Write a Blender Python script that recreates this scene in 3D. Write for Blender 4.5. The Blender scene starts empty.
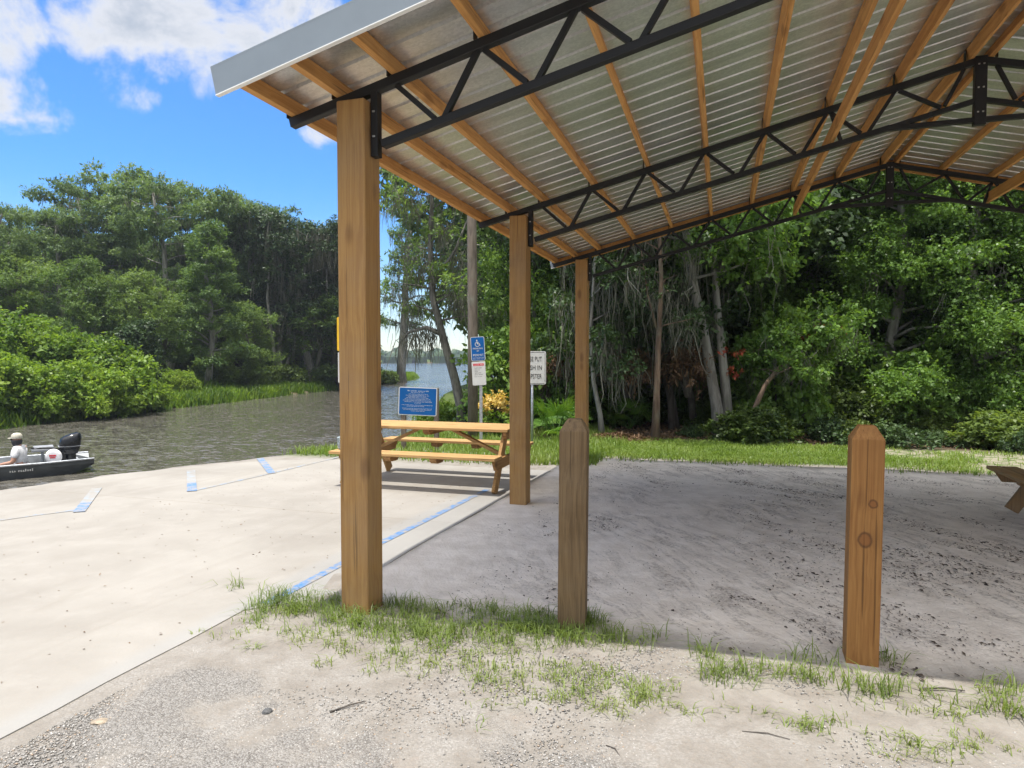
import bpy, bmesh, math, random
import numpy as np
from mathutils import Vector, Matrix, noise as mnoise

R = math.radians
S = bpy.context.scene
COL = S.collection

# ------------------------------------------------------------------ camera, light, sky
F_PX, CAM_H, PITCH, TH = 672.34, 1.6, R(-2.258), 0.3035
cam = bpy.data.cameras.new("camera")
cam.sensor_width = 36.0
cam.lens = F_PX * 36.0 / 1024.0
cam.clip_start, cam.clip_end = 0.05, 8000.0
camo = bpy.data.objects.new("camera", cam)
COL.objects.link(camo)
camo.location = (0, 0, CAM_H)
camo.rotation_euler = (R(90) + PITCH, 0, 0)
S.camera = camo

SUN_DIR = Vector((-0.121, -0.119, 1.0)).normalized()
SUN_EL = math.asin(SUN_DIR.z)
SUN_AZ = math.atan2(SUN_DIR.x, SUN_DIR.y)
SKY_STRENGTH, SUN_STRENGTH, EXPOSURE = 0.15, 2.0, 1.50
HAZE = 0.0005
S.view_settings.view_transform = 'Standard'
S.view_settings.look = 'None'
S.view_settings.exposure = EXPOSURE
S.view_settings.gamma = 1.0
S.view_settings.use_curve_mapping = False
S.cycles.max_bounces = 8
S.cycles.diffuse_bounces = 4
S.cycles.transparent_max_bounces = 8
S.cycles.sample_clamp_indirect = 6.0

sun = bpy.data.lights.new("sun", 'SUN')
sun.energy = SUN_STRENGTH
sun.angle = R(0.53)
sun.color = (1.0, 0.955, 0.88)
suno = bpy.data.objects.new("sun", sun)
COL.objects.link(suno)
suno.rotation_euler = SUN_DIR.to_track_quat('Z', 'Y').to_euler()

world = bpy.data.worlds.new("World")
S.world = world
world.use_nodes = True


class NT:
    """small helper around a node tree"""
    def __init__(self, tree):
        self.t = tree
        self.n = tree.nodes
        self.l = tree.links

    def node(self, typ, **kw):
        nd = self.n.new(typ)
        for k, v in kw.items():
            setattr(nd, k, v)
        return nd

    def put(self, sock, v):
        if isinstance(v, bpy.types.NodeSocket):
            self.l.new(v, sock)
        elif v is not None:
            if isinstance(v, (tuple, list)) and len(v) == 3 and sock.type == 'RGBA':
                v = (*v, 1.0)
            sock.default_value = v

    def math(self, op, a, b=None, c=None, clamp=False):
        nd = self.node('ShaderNodeMath', operation=op, use_clamp=clamp)
        self.put(nd.inputs[0], a)
        if b is not None:
            self.put(nd.inputs[1], b)
        if c is not None:
            self.put(nd.inputs[2], c)
        return nd.outputs[0]

    def vmath(self, op, a, b=None):
        nd = self.node('ShaderNodeVectorMath', operation=op)
        self.put(nd.inputs[0], a)
        if b is not None:
            self.put(nd.inputs[1], b)
        return nd.outputs['Value'] if op in ('DOT_PRODUCT', 'LENGTH', 'DISTANCE') else nd.outputs[0]

    def mix(self, f, a, b, mode='MIX'):
        nd = self.node('ShaderNodeMix', data_type='RGBA', blend_type=mode)
        self.put(nd.inputs[0], f)
        self.put(nd.inputs[6], a)
        self.put(nd.inputs[7], b)
        return nd.outputs[2]

    def noise(self, vec, scale, detail=4.0, rough=0.55, dist=0.0):
        nd = self.node('ShaderNodeTexNoise')
        self.put(nd.inputs['Vector'], vec)
        self.put(nd.inputs['Scale'], scale)
        self.put(nd.inputs['Detail'], detail)
        self.put(nd.inputs['Roughness'], rough)
        self.put(nd.inputs['Distortion'], dist)
        return nd.outputs[0]

    def voro(self, vec, scale, feature='F1', out='Distance', rnd=1.0):
        nd = self.node('ShaderNodeTexVoronoi', feature=feature)
        self.put(nd.inputs['Vector'], vec)
        self.put(nd.inputs['Scale'], scale)
        self.put(nd.inputs['Randomness'], rnd)
        return nd.outputs[out]

    def step(self, x, lo, hi):
        nd = self.node('ShaderNodeMapRange', interpolation_type='SMOOTHSTEP')
        self.put(nd.inputs[0], x)
        self.put(nd.inputs[1], lo)
        self.put(nd.inputs[2], hi)
        nd.inputs[3].default_value, nd.inputs[4].default_value = 0.0, 1.0
        return nd.outputs[0]

    def mapping(self, vec, scale=(1, 1, 1), rot=(0, 0, 0), loc=(0, 0, 0)):
        nd = self.node('ShaderNodeMapping')
        self.put(nd.inputs[0], vec)
        nd.inputs[1].default_value = loc
        nd.inputs[2].default_value = rot
        nd.inputs[3].default_value = scale
        return nd.outputs[0]

    def bump(self, h, strength=0.5, dist=0.01, normal=None):
        nd = self.node('ShaderNodeBump')
        nd.inputs['Strength'].default_value = strength
        nd.inputs['Distance'].default_value = dist
        self.put(nd.inputs['Height'], h)
        if normal is not None:
            self.put(nd.inputs['Normal'], normal)
        return nd.outputs[0]

    def sep(self, vec):
        nd = self.node('ShaderNodeSeparateXYZ')
        self.put(nd.inputs[0], vec)
        return nd.outputs


def build_world():
    t = NT(world.node_tree)
    t.n.clear()
    sky = t.node('ShaderNodeTexSky', sky_type='NISHITA', sun_disc=False)
    sky.sun_elevation = SUN_EL
    sky.sun_rotation = SUN_AZ % (2 * math.pi)
    sky.air_density, sky.dust_density, sky.ozone_density = 1.0, 0.35, 2.2
    d = t.vmath('NORMALIZE', t.node('ShaderNodeTexCoord').outputs['Generated'])
    X, Y, Z = t.sep(d)[0:3]
    # cumulus: fractal noise in direction space, thickened round a few chosen headings
    zz = t.math('ADD', t.math('MAXIMUM', Z, 0.0), 0.25)
    comb = t.node('ShaderNodeCombineXYZ')
    t.put(comb.inputs[0], t.math('DIVIDE', X, zz))
    t.put(comb.inputs[1], t.math('DIVIDE', Y, zz))
    comb.inputs[2].default_value = 3.7
    n1 = t.noise(comb.outputs[0], 2.6, 9.0, 0.56, 0.25)
    n2 = t.noise(d, 8.5, 10.0, 0.64, 0.3)
    base = t.math('ADD', t.math('MULTIPLY', n1, 0.45), t.math('MULTIPLY', n2, 0.55))

    def heading(px, py):
        v = Vector(((px - 512) / F_PX, 1.0, -(py - 357) / F_PX)).normalized()
        return tuple(v)
    acc = None
    for (px, py, ang, amp) in [(5, 30, 3.8, .31), (110, 15, 4.4, .30), (170, 18, 6.2, .34), (140, 80, 3.0, .26), (280, 15, 6.8, .34),
                               (215, 60, 4.0, .30), (325, 130, 2.4, .26), (-220, -60, 16, .3),
                               (640, -500, 28, .34), (1500, 60, 18, .3), (512, -2500, 30, .32)]:
        nd = t.vmath('DOT_PRODUCT', d, heading(px, py))
        f = t.math('MULTIPLY', t.step(nd, math.cos(R(ang * 1.25)), 1.0), amp)
        acc = f if acc is None else t.math('MAXIMUM', acc, f)
    dens = t.math('ADD', base, acc)
    # unseen cloud added overhead, behind and at right for white fill light
    for (dv, ang, amp) in [((0, -.8, .6), 88, .40), ((.85, .1, .5), 55, .38), ((0, .1, 1), 38, .34)]:
        nd = t.vmath('DOT_PRODUCT', d, tuple(Vector(dv).normalized()))
        acc = t.math('MAXIMUM', acc, t.math('MULTIPLY', t.step(nd, math.cos(R(ang)), math.cos(R(ang * .45))), amp))
    dens = t.math('ADD', base, acc)
    mask = t.step(dens, 0.70, 0.84)
    # a few holes of blue stay between the heads; grey undersides where it is thick
    thick = t.step(dens, 0.80, .95)
    shade = t.noise(d, 5.0, 5.0, 0.5)
    ccol = t.mix(t.math('MULTIPLY', thick, t.step(shade, .38, .56)), (2.05, 2.08, 2.15), (1.22, 1.36, 1.55))
    # cloud round the sun boosted, out of view, to strengthen the fill light
    ns = t.step(t.vmath('DOT_PRODUCT', d, tuple(SUN_DIR)), .52, .88)
    ccol = t.mix(ns, ccol, (7.3, 7.2, 7.1))
    skyc = t.mix(1.0, sky.outputs[0], t.mix(t.step(Z, .0, .26), (.42, .455, .50), (0.195, 0.375, 0.565)), 'MULTIPLY')
    col = t.mix(t.math('MULTIPLY', mask, 0.93), skyc, ccol)
    bg = t.node('ShaderNodeBackground')
    t.put(bg.inputs[0], col)
    bg.inputs[1].default_value = SKY_STRENGTH
    out = t.node('ShaderNodeOutputWorld')
    t.l.new(bg.outputs[0], out.inputs[0])


build_world()

# ------------------------------------------------------------------ frames of reference
SN, CS = math.sin(TH), math.cos(TH)
U1, V1, BAY, PW = 3.651, -2.2746, 3.493, 0.2008        # first post: near face, left face; bay length; post width
VC = V1 + PW / 2                                       # centre line of the visible post row


def W(u, v, z=0.0):
    return Vector((u * SN + v * CS, u * CS - v * SN, z))


def UV(x, y):
    return x * SN + y * CS, x * CS - y * SN


NEAR_LAND = [(-60, -200), (-14, -10), (-10, 0), (-7.7, 5.0), (-6.6, 8.0), (-5.95, 9.5), (-5.1, 10.7), (-4.1, 12.0), (-3.2, 12.8),
             (-2.6, 13.8), (-2.4, 17), (-2.5, 24), (-3.7, 36), (-3.2, 60), (10, 90), (60, 150), (400, 260), (4000, 350), (4000, -800), (-60, -800)]
LEFT_BANK = [(-4000, -60), (-200, -40), (-60, -8), (-30, 13), (-18.7, 24), (-16.6, 37.5), (-14.1, 54), (-12.6, 70), (-11.6, 80), (-12.4, 88),
             (-20, 96), (-60, 110), (-300, 150), (-4000, 200)]
WATER_Z = -1.0


def poly_sd(px, py, poly):
    """signed distance to a polygon, positive inside"""
    px = np.asarray(px, float)
    py = np.asarray(py, float)
    d = np.full(px.shape, 1e18)
    ins = np.zeros(px.shape, bool)
    n = len(poly)
    for i in range(n):
        ax, ay = poly[i]
        bx, by = poly[(i + 1) % n]
        ex, ey = bx - ax, by - ay
        wx, wy = px - ax, py - ay
        t = np.clip((wx * ex + wy * ey) / (ex * ex + ey * ey), 0, 1)
        d = np.minimum(d, (wx - ex * t) ** 2 + (wy - ey * t) ** 2)
        c = ((ay > py) != (by > py)) & (px < (bx - ax) * (py - ay) / ((by - ay) if by != ay else 1e-9) + ax)
        ins ^= c
    return np.where(ins, 1, -1) * np.sqrt(d)


def sstep(x, a, b):
    t = np.clip((np.asarray(x, float) - a) / (b - a), 0, 1)
    return t * t * (3 - 2 * t)


def gz_uv(u):
    u = np.asarray(u, float)
    return -0.022 * np.clip(u - 5.0, 0, 11.0)


def hgt(x, y):
    """ground height"""
    x = np.asarray(x, float)
    y = np.asarray(y, float)
    u = x * SN + y * CS
    land = gz_uv(u)
    s1 = poly_sd(x, y, NEAR_LAND)
    h1 = -2.2 + (land + 2.2) * sstep(s1, -1.1, 0.25)
    s2 = poly_sd(x, y, LEFT_BANK)
    wob = 0.25 * np.sin(x * 0.7 + y * 0.43) * np.sin(y * 0.31 - x * 0.2)
    land2 = -0.85 + 1.3 * sstep(s2, 0.4, 9.0) + wob * sstep(s2, 0.5, 4)
    h2 = -2.2 + (land2 + 2.2) * sstep(s2, -1.2, 0.6)
    far = -2.2 + 3.0 * sstep(y, 316, 322)
    return np.maximum(np.maximum(h1, h2), far)


def H(x, y):
    return float(hgt(np.array([x]), np.array([y]))[0])


def gp(px, py):
    """the spot on the ground seen at a pixel of the photograph"""
    dx, dz = (px - 512) / F_PX, -(py - 384) / F_PX
    c, s = math.cos(PITCH), math.sin(PITCH)
    d = Vector((dx, c - dz * s, s + dz * c))
    z = 0.0
    for _ in range(12):
        t = (z - CAM_H) / d.z
        z = H(d.x * t, d.y * t)
    return Vector((d.x * t, d.y * t, z))


def along(px, dist):
    """a spot `dist` metres ahead on the heading of pixel column px, at ground level"""
    x = (px - 512) / F_PX * dist
    return Vector((x, dist, H(x, dist)))


# ------------------------------------------------------------------ object helpers
def link(o, parent=None):
    COL.objects.link(o)
    if parent is not None:
        o.parent = parent
    return o


def tag(o, label=None, cat=None, group=None, kind=None):
    if label:
        o['label'] = label
    if cat:
        o['category'] = cat
    if group:
        o['group'] = group
    if kind:
        o['kind'] = kind
    return o


def thing(name, label, cat, loc=(0, 0, 0), rz=0.0, group=None):
    o = bpy.data.objects.new(name, None)
    o.empty_display_size = 0.2
    link(o)
    o.location = loc
    o.rotation_euler = (0, 0, rz)
    return tag(o, label, cat, group)


def children(o):
    return [c for c in list(COL.objects) if c.parent == o]


def copy_thing(root, loc, rz=0.0, scale=None, label=None, group=None):
    r = root.copy()
    COL.objects.link(r)
    r.location = loc
    r.rotation_euler = (root.rotation_euler[0], root.rotation_euler[1], rz)
    if scale is not None:
        r.scale = scale if not isinstance(scale, (int, float)) else (scale,) * 3
    if label:
        r['label'] = label
    if group:
        r['group'] = group
    for ch in KIDS.get(root.name, []) or children(root):
        c = ch.copy()
        COL.objects.link(c)
        c.parent = r
        for g in children(ch):
            d = g.copy()
            COL.objects.link(d)
            d.parent = c
    return r


KIDS = {}


class MB:
    """collects shapes into one mesh"""
    def __init__(self):
        self.v, self.f, self.n = [], [], 0

    def add(self, verts, faces):
        verts = [tuple(p) for p in verts]
        self.v.extend(verts)
        self.f.extend([tuple(i + self.n for i in fc) for fc in faces])
        self.n += len(verts)

    def box(self, c, s, rot=None):
        hx, hy, hz = s[0] / 2, s[1] / 2, s[2] / 2
        pts = [Vector((x, y, z)) for x in (-hx, hx) for y in (-hy, hy) for z in (-hz, hz)]
        if rot is not None:
            pts = [rot @ p for p in pts]
        c = Vector(c)
        self.add([p + c for p in pts], [(0, 1, 3, 2), (4, 6, 7, 5), (0, 4, 5, 1), (2, 3, 7, 6), (0, 2, 6, 4), (1, 5, 7, 3)])

    def beam(self, p0, p1, w, h, up=(0, 0, 1)):
        """a bar from p0 to p1, w across, h along `up`"""
        p0, p1, up = Vector(p0), Vector(p1), Vector(up)
        d = (p1 - p0)
        L = d.length
        d.normalize()
        s = d.cross(up)
        if s.length < 1e-6:
            s = d.cross(Vector((1, 0, 0)))
        s.normalize()
        n = s.cross(d).normalized()
        self.box((p0 + p1) / 2, (w, L, h), Matrix((s, d, n)).transposed())

    def prism(self, outline, axis, a, b):
        """outline of 2-D points swept along axis (0, 1, 2) from a to b"""
        n = len(outline)

        def mk(p, t):
            q = [0, 0, 0]
            o = [i for i in range(3) if i != axis]
            q[o[0]], q[o[1]], q[axis] = p[0], p[1], t
            return q
        vs = [mk(p, a) for p in outline] + [mk(p, b) for p in outline]
        fs = [tuple(range(n)), tuple(range(2 * n - 1, n - 1, -1))]
        fs += [(i, (i + 1) % n, n + (i + 1) % n, n + i) for i in range(n)]
        self.add(vs, fs)

    def tube(self, path, rad, n=8, cap=True):
        path = [Vector(p) for p in path]
        if not isinstance(rad, (list, tuple)):
            rad = [rad] * len(path)
        vs, fs = [], []
        prev = None
        for i, p in enumerate(path):
            a = path[max(i - 1, 0)]
            b = path[min(i + 1, len(path) - 1)]
            d = (b - a).normalized()
            if prev is None:
                ref = Vector((1, 0, 0)) if abs(d.x) < 0.9 else Vector((0, 1, 0))
                s = d.cross(ref).normalized()
            else:
                s = (prev - d * prev.dot(d)).normalized()
            prev = s
            t = d.cross(s)
            for k in range(n):
                an = 2 * math.pi * k / n
                vs.append(p + (s * math.cos(an) + t * math.sin(an)) * rad[i])
        for i in range(len(path) - 1):
            for k in range(n):
                k2 = (k + 1) % n
                fs.append((i * n + k, i * n + k2, (i + 1) * n + k2, (i + 1) * n + k))
        if cap:
            fs.append(tuple(range(n - 1, -1, -1)))
            fs.append(tuple((len(path) - 1) * n + k for k in range(n)))
        self.add(vs, fs)

    def lathe(self, prof, c=(0, 0, 0), n=20):
        vs, fs = [], []
        for (r, z) in prof:
            for k in range(n):
                a = 2 * math.pi * k / n
                vs.append((c[0] + r * math.cos(a), c[1] + r * math.sin(a), c[2] + z))
        for i in range(len(prof) - 1):
            for k in range(n):
                k2 = (k + 1) % n
                fs.append((i * n + k, i * n + k2, (i + 1) * n + k2, (i + 1) * n + k))
        self.add(vs, fs)

    def build(self, name, mat, parent=None, smooth=False, bevel=0.0, seg=1):
        me = bpy.data.meshes.new(name)
        me.from_pydata(self.v, [], self.f)
        if bevel > 0 or True:
            bm = bmesh.new()
            bm.from_mesh(me)
            bmesh.ops.recalc_face_normals(bm, faces=bm.faces)
            if bevel > 0:
                eds = [e for e in bm.edges if len(e.link_faces) == 2 and e.calc_face_angle(0) > 0.5]
                bmesh.ops.bevel(bm, geom=eds, offset=bevel, segments=seg, affect='EDGES', profile=0.6, clamp_overlap=True)
            bm.to_mesh(me)
            bm.free()
        if smooth:
            me.polygons.foreach_set('use_smooth', [True] * len(me.polygons))
        me.materials.append(mat)
        o = bpy.data.objects.new(name, me)
        return link(o, parent)


def np_mesh(name, verts, faces, mat, parent=None, smooth=False, linkit=True):
    """verts (n,3), faces (m,k) arrays"""
    me = bpy.data.meshes.new(name)
    verts = np.ascontiguousarray(verts, dtype=np.float32)
    faces = np.ascontiguousarray(faces, dtype=np.int32)
    m, k = faces.shape
    me.vertices.add(len(verts))
    me.vertices.foreach_set('co', verts.ravel())
    me.loops.add(m * k)
    me.loops.foreach_set('vertex_index', faces.ravel())
    me.polygons.add(m)
    me.polygons.foreach_set('loop_start', np.arange(0, m * k, k, dtype=np.int32))
    me.polygons.foreach_set('loop_total', np.full(m, k, dtype=np.int32))
    if smooth:
        me.polygons.foreach_set('use_smooth', np.ones(m, dtype=bool))
    me.update(calc_edges=True)
    me.materials.append(mat)
    o = bpy.data.objects.new(name, me)
    if linkit:
        link(o, parent)
    return o


# ------------------------------------------------------------------ materials
def new_mat(name):
    m = bpy.data.materials.new(name)
    m.use_nodes = True
    t = NT(m.node_tree)
    t.n.clear()
    out = t.node('ShaderNodeOutputMaterial')
    p = t.node('ShaderNodeBsdfPrincipled')
    t.l.new(p.outputs[0], out.inputs[0])
    return m, t, p, out


def simple(name, col, rough=0.5, metal=0.0, var=0.08, scale=8.0, bump=0.0):
    m, t, p, out = new_mat(name)
    co = t.node('ShaderNodeTexCoord').outputs['Object']
    n = t.noise(co, scale, 5, 0.6)
    dark = tuple(c * (1 - 2.2 * var) for c in col)
    lite = tuple(min(1, c * (1 + 1.6 * var)) for c in col)
    t.put(p.inputs['Base Color'], t.mix(t.step(n, .3, .7), dark, lite))
    t.put(p.inputs['Roughness'], t.math('ADD', t.math('MULTIPLY', n, 0.2), rough - 0.1))
    p.inputs['Metallic'].default_value = metal
    if bump:
        t.put(p.inputs['Normal'], t.bump(n, bump, 0.01))
    return m


def wood(name, axis, light, dark, rough=0.72, grey=0.0, ring=26.0, knots=1.0):
    """sawn lumber with grain running along `axis` (0 x, 1 y, 2 z) of the object"""
    m, t, p, out = new_mat(name)
    co = t.node('ShaderNodeTexCoord').outputs['Object']
    rnd = t.node('ShaderNodeObjectInfo').outputs['Random']
    co = t.vmath('ADD', co, t.vmath('MULTIPLY', (7.3, 5.1, 9.7), rnd))
    sc = [ring, ring, ring]
    sc[axis] = 0.9
    warp = t.noise(co, 1.6, 3, 0.5)
    st = t.mapping(co, tuple(sc))
    stw = t.vmath('ADD', st, t.vmath('MULTIPLY', (3.0, 3.0, 3.0), warp))
    g1 = t.noise(stw, 1.0, 5, 0.62, 0.6)
    sc2 = [s * 5 for s in sc]
    sc2[axis] = 3.0
    g2 = t.noise(t.mapping(co, tuple(sc2)), 1.0, 3, 0.6)
    blot = t.noise(co, 2.3, 4, 0.6)
    f = t.step(t.math('ADD', t.math('MULTIPLY', g1, 0.66), t.math('MULTIPLY', g2, 0.34)), 0.33, 0.67)
    col = t.mix(f, dark, light)
    col = t.mix(t.math('MULTIPLY', t.step(blot, .5, .75), 0.35), col, tuple(c * .62 for c in dark))
    # knots: sparse stretched cells
    ks = [5.2, 5.2, 5.2]
    ks[axis] = 2.1
    kd = t.voro(t.mapping(co, tuple(ks)), 1.0)
    km = t.math('SUBTRACT', 1.0, t.step(kd, 0.09, 0.24))
    col = t.mix(t.math('MULTIPLY', km, 0.5 * knots), col, (dark[0] * .35, dark[1] * .26, dark[2] * .22))
    # drying checks
    ck = [60, 60, 60]
    ck[axis] = 1.1
    cn = t.noise(t.mapping(co, tuple(ck)), 1.0, 2, 0.4)
    cm = t.step(cn, 0.67, 0.72)
    col = t.mix(t.math('MULTIPLY', cm, 0.6), col, tuple(c * .25 for c in dark))
    if grey:
        gm = t.step(t.noise(co, 3.0, 4, .6), .35, .7)
        col = t.mix(t.math('MULTIPLY', gm, grey), col, (.25, .235, .20))
    t.put(p.inputs['Base Color'], col)
    p.inputs['Roughness'].default_value = rough
    p.inputs['Specular IOR Level'].default_value = 0.3
    h = t.math('SUBTRACT', t.math('ADD', g1, t.math('MULTIPLY', g2, .6)), t.math('MULTIPLY', cm, 1.5))
    t.put(p.inputs['Normal'], t.bump(h, 0.45, 0.004))
    return m


def leaf_mat(name, c_dark, c_mid, c_lite, trans=0.35, scale=0.55, gloss=0.45):
    m, t, p, out = new_mat(name)
    geo = t.node('ShaderNodeNewGeometry')
    rnd = t.node('ShaderNodeObjectInfo').outputs['Random']
    isl = geo.outputs['Random Per Island']
    n = t.noise(geo.outputs['Position'], scale, 3, 0.6)
    f = t.math('ADD', t.math('MULTIPLY', n, 1.1), t.math('MULTIPLY', t.math('SUBTRACT', rnd, 0.5), 0.35))
    col = t.mix(t.step(f, .28, .58), c_dark, c_mid)
    col = t.mix(t.math('MULTIPLY', t.step(f, .52, .85), 0.85), col, c_lite)
    col = t.mix(t.math('MULTIPLY', t.step(isl, .5, 1.0), .45), col, c_lite)
    col = t.mix(t.math('MULTIPLY', t.step(isl, .32, .0), .45), col, c_dark)
    t.put(p.inputs['Base Color'], col)
    p.inputs['Roughness'].default_value = gloss
    p.inputs['Specular IOR Level'].default_value = 0.35
    tr = t.node('ShaderNodeBsdfTranslucent')
    t.put(tr.inputs[0], t.mix(1.0, col, (1.25, 1.2, 0.55), 'MULTIPLY'))
    mx = t.node('ShaderNodeMixShader')
    mx.inputs[0].default_value = trans
    t.l.new(p.outputs[0], mx.inputs[1])
    t.l.new(tr.outputs[0], mx.inputs[2])
    t.l.new(mx.outputs[0], out.inputs[0])
    return m


def bark(name, c1, c2, sc=9.0):
    m, t, p, out = new_mat(name)
    co = t.node('ShaderNodeNewGeometry').outputs['Position']
    n = t.noise(t.mapping(co, (sc, sc, sc * .16)), 1.0, 6, 0.65, .4)
    n2 = t.noise(co, 1.7, 4, .6)
    col = t.mix(t.step(n, .32, .66), c1, c2)
    col = t.mix(t.math('MULTIPLY', t.step(n2, .52, .7), .5), col, (.20, .22, .17))
    t.put(p.inputs['Base Color'], col)
    p.inputs['Roughness'].default_value = 0.9
    t.put(p.inputs['Normal'], t.bump(n, .8, .03))
    return m


M = {}
M['post'] = wood('post_wood', 2, (.39, .225, .078), (.285, .15, .050), ring=40, grey=.14)
M['bollard_old'] = wood('bollard_weathered_wood', 2, (0.194, 0.126, 0.061), (0.108, 0.067, 0.031), grey=.08, ring=42)
M['bollard_new'] = wood('bollard_wood', 2, (0.333, 0.167, 0.051), (0.214, 0.091, 0.025), ring=42)


def add_knots(m, pts):
    """round knots at given (x, z) spots of the object's face"""
    t = NT(m.node_tree)
    p = t.n['Principled BSDF']
    src = p.inputs['Base Color'].links[0].from_socket
    co = t.node('ShaderNodeTexCoord').outputs['Object']
    X, Y, Z = t.sep(co)[0:3]
    wob = t.math('MULTIPLY', t.noise(co, 30, 3, .6), .012)
    for (x, z, r) in pts:
        dx = t.math('SUBTRACT', X, x)
        dz = t.math('MULTIPLY', t.math('SUBTRACT', Z, z), .85)
        dd = t.math('ADD', t.math('SQRT', t.math('ADD', t.math('MULTIPLY', dx, dx), t.math('MULTIPLY', dz, dz))), wob)
        core = t.math('SUBTRACT', 1.0, t.step(dd, r * .75, r * 1.05))
        rim = t.math('SUBTRACT', 1.0, t.step(t.math('ABSOLUTE', t.math('SUBTRACT', dd, r)), 0.0, r * .30))
        src = t.mix(t.math('MULTIPLY', core, .65), src, (.20, .075, .022))
        src = t.mix(t.math('MULTIPLY', rim, .75), src, (.075, .030, .012))
    t.put(p.inputs['Base Color'], src)


add_knots(M['bollard_new'], [(.028, .845, .024), (-.004, .655, .036)])
M['purlin'] = wood('purlin_wood', 1, (0.666, 0.369, 0.131), (0.486, 0.230, 0.065), ring=36)
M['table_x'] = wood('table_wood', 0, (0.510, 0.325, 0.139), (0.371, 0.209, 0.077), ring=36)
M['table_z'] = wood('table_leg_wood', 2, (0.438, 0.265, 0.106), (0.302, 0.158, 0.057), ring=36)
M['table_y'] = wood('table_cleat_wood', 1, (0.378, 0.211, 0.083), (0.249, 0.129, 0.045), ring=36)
M['table_old'] = wood('brown_table_wood', 0, (.38, .24, .11), (.26, .15, .06), ring=28, grey=.2)  # darker, greyer wood than the other table
M['table_old_z'] = wood('brown_table_leg_wood', 2, (.36, .22, .10), (.24, .14, .06), ring=28, grey=.2)
M['steel'] = simple('black_painted_steel', (.0055, .0055, .006), .55, 0.0, .12, 14, .05)
M['bolt'] = simple('zinc_bolt', (.62, .62, .60), .35, .9, .08, 30)
M['galv'] = simple('galvanised_steel', (.46, .48, .50), .42, .7, .12, 18)
M['trim'] = simple('pale_grey_trim', (0.212, 0.251, 0.285), .42, 0.0, .03, 2)
M['trim_edge'] = simple('white_hem', (.82, .82, .80), .4, 0.0, .02, 4)
M['white'] = simple('white_sign_face', (.60, .60, .58), .4, 0, .03, 6)
M['signblue'] = simple('blue_sign_face', (.003, .095, .32), .4, 0, .04, 4)
M['signblue'].node_tree.nodes['Principled BSDF'].inputs['Specular IOR Level'].default_value = .2
M['signyellow'] = simple('yellow_sign_face', (.80, .50, .02), .4, 0, .04, 4)
M['signred'] = simple('red_sign_ink', (.62, .04, .06), .4, 0, .05, 6)
M['ink'] = simple('black_sign_ink', (.015, .015, .015), .4, 0, .05, 6)
M['pole'] = bark('utility_pole_wood', (.10, .08, .06), (.19, .155, .12), 14)
M['bark_grey'] = bark('grey_bark', (.15, .14, .125), (.34, .33, .30), 8)
M['bark_cyp'] = bark('cypress_bark', (.055, .052, .046), (.20, .19, .165), 16)
M['bark_brown'] = bark('brown_bark', (.10, .065, .045), (.24, .165, .115), 9)
M['bark_dark'] = bark('dark_bark', (.045, .038, .032), (.12, .105, .09), 8)
M['leaf_oak'] = leaf_mat('oak_leaf', (0.048, 0.090, 0.030), (0.115, 0.195, 0.056), (0.210, 0.305, 0.090), .48)
M['leaf_cyp'] = leaf_mat('cypress_leaf', (0.062, 0.110, 0.056), (0.130, 0.205, 0.088), (0.205, 0.300, 0.125), .48)
M['leaf_cyp_lite'] = leaf_mat('pale_cypress_leaf', (0.085, 0.155, 0.050), (0.160, 0.255, 0.078), (0.240, 0.350, 0.110), .48)
M['leaf_vine'] = leaf_mat('vine_leaf', (0.075, 0.150, 0.020), (0.185, 0.305, 0.036), (0.310, 0.415, 0.070), .48)
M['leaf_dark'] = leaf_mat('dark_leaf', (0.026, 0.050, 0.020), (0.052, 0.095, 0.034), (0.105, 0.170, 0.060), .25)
M['leaf_gum'] = leaf_mat('gum_leaf', (0.055, 0.115, 0.028), (0.138, 0.255, 0.053), (0.240, 0.375, 0.090), .48, .7, .38)
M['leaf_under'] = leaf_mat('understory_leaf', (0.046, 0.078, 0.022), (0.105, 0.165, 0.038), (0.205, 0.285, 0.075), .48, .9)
M['leaf_palm'] = leaf_mat('palmetto_leaf', (.05, .12, .02), (.10, .22, .03), (.22, .34, .06), .35, 1.5)
M['leaf_red'] = leaf_mat('red_leaf', (.16, .025, .018), (.28, .05, .03), (.36, .11, .05), .35, 2)
M['leaf_dead'] = leaf_mat('dead_leaf', (.10, .055, .03), (.19, .115, .065), (.28, .19, .12), .2, 2, .8)
M['flower'] = leaf_mat('orange_flower', (.50, .30, .05), (.62, .43, .10), (.70, .58, .22), .3, 2)
M['moss'] = leaf_mat('hanging_moss', (0.100, 0.100, 0.080), (0.170, 0.170, 0.140), (0.250, 0.250, 0.210), .25, .8, .9)
M['grass'] = leaf_mat('grass_blade', (0.085, 0.150, 0.022), (0.165, 0.255, 0.038), (0.250, 0.330, 0.085), .40, 1.3)
M['weed'] = leaf_mat('weed_blade', (0.095, 0.140, 0.034), (0.180, 0.255, 0.054), (0.280, 0.330, 0.110), .40, 3.0)


def mat_roof():
    m, t, p, out = new_mat('galvalume_roof')
    co = t.node('ShaderNodeTexCoord').outputs['Object']
    n = t.noise(t.mapping(co, (.7, 9, 1)), 1.0, 5, .6)
    sp = t.voro(co, 60.0, out='Color')
    f = t.math('ADD', t.math('MULTIPLY', n, .8), t.math('MULTIPLY', t.sep(sp)[0], .2))
    t.put(p.inputs['Base Color'], t.mix(t.step(f, .3, .75), (.60, .605, .60), (.80, .80, .79)))
    p.inputs['Metallic'].default_value = 0.72
    t.put(p.inputs['Roughness'], t.math('ADD', .24, t.math('MULTIPLY', n, .16)))
    return m


M['roof'] = mat_roof()


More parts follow.
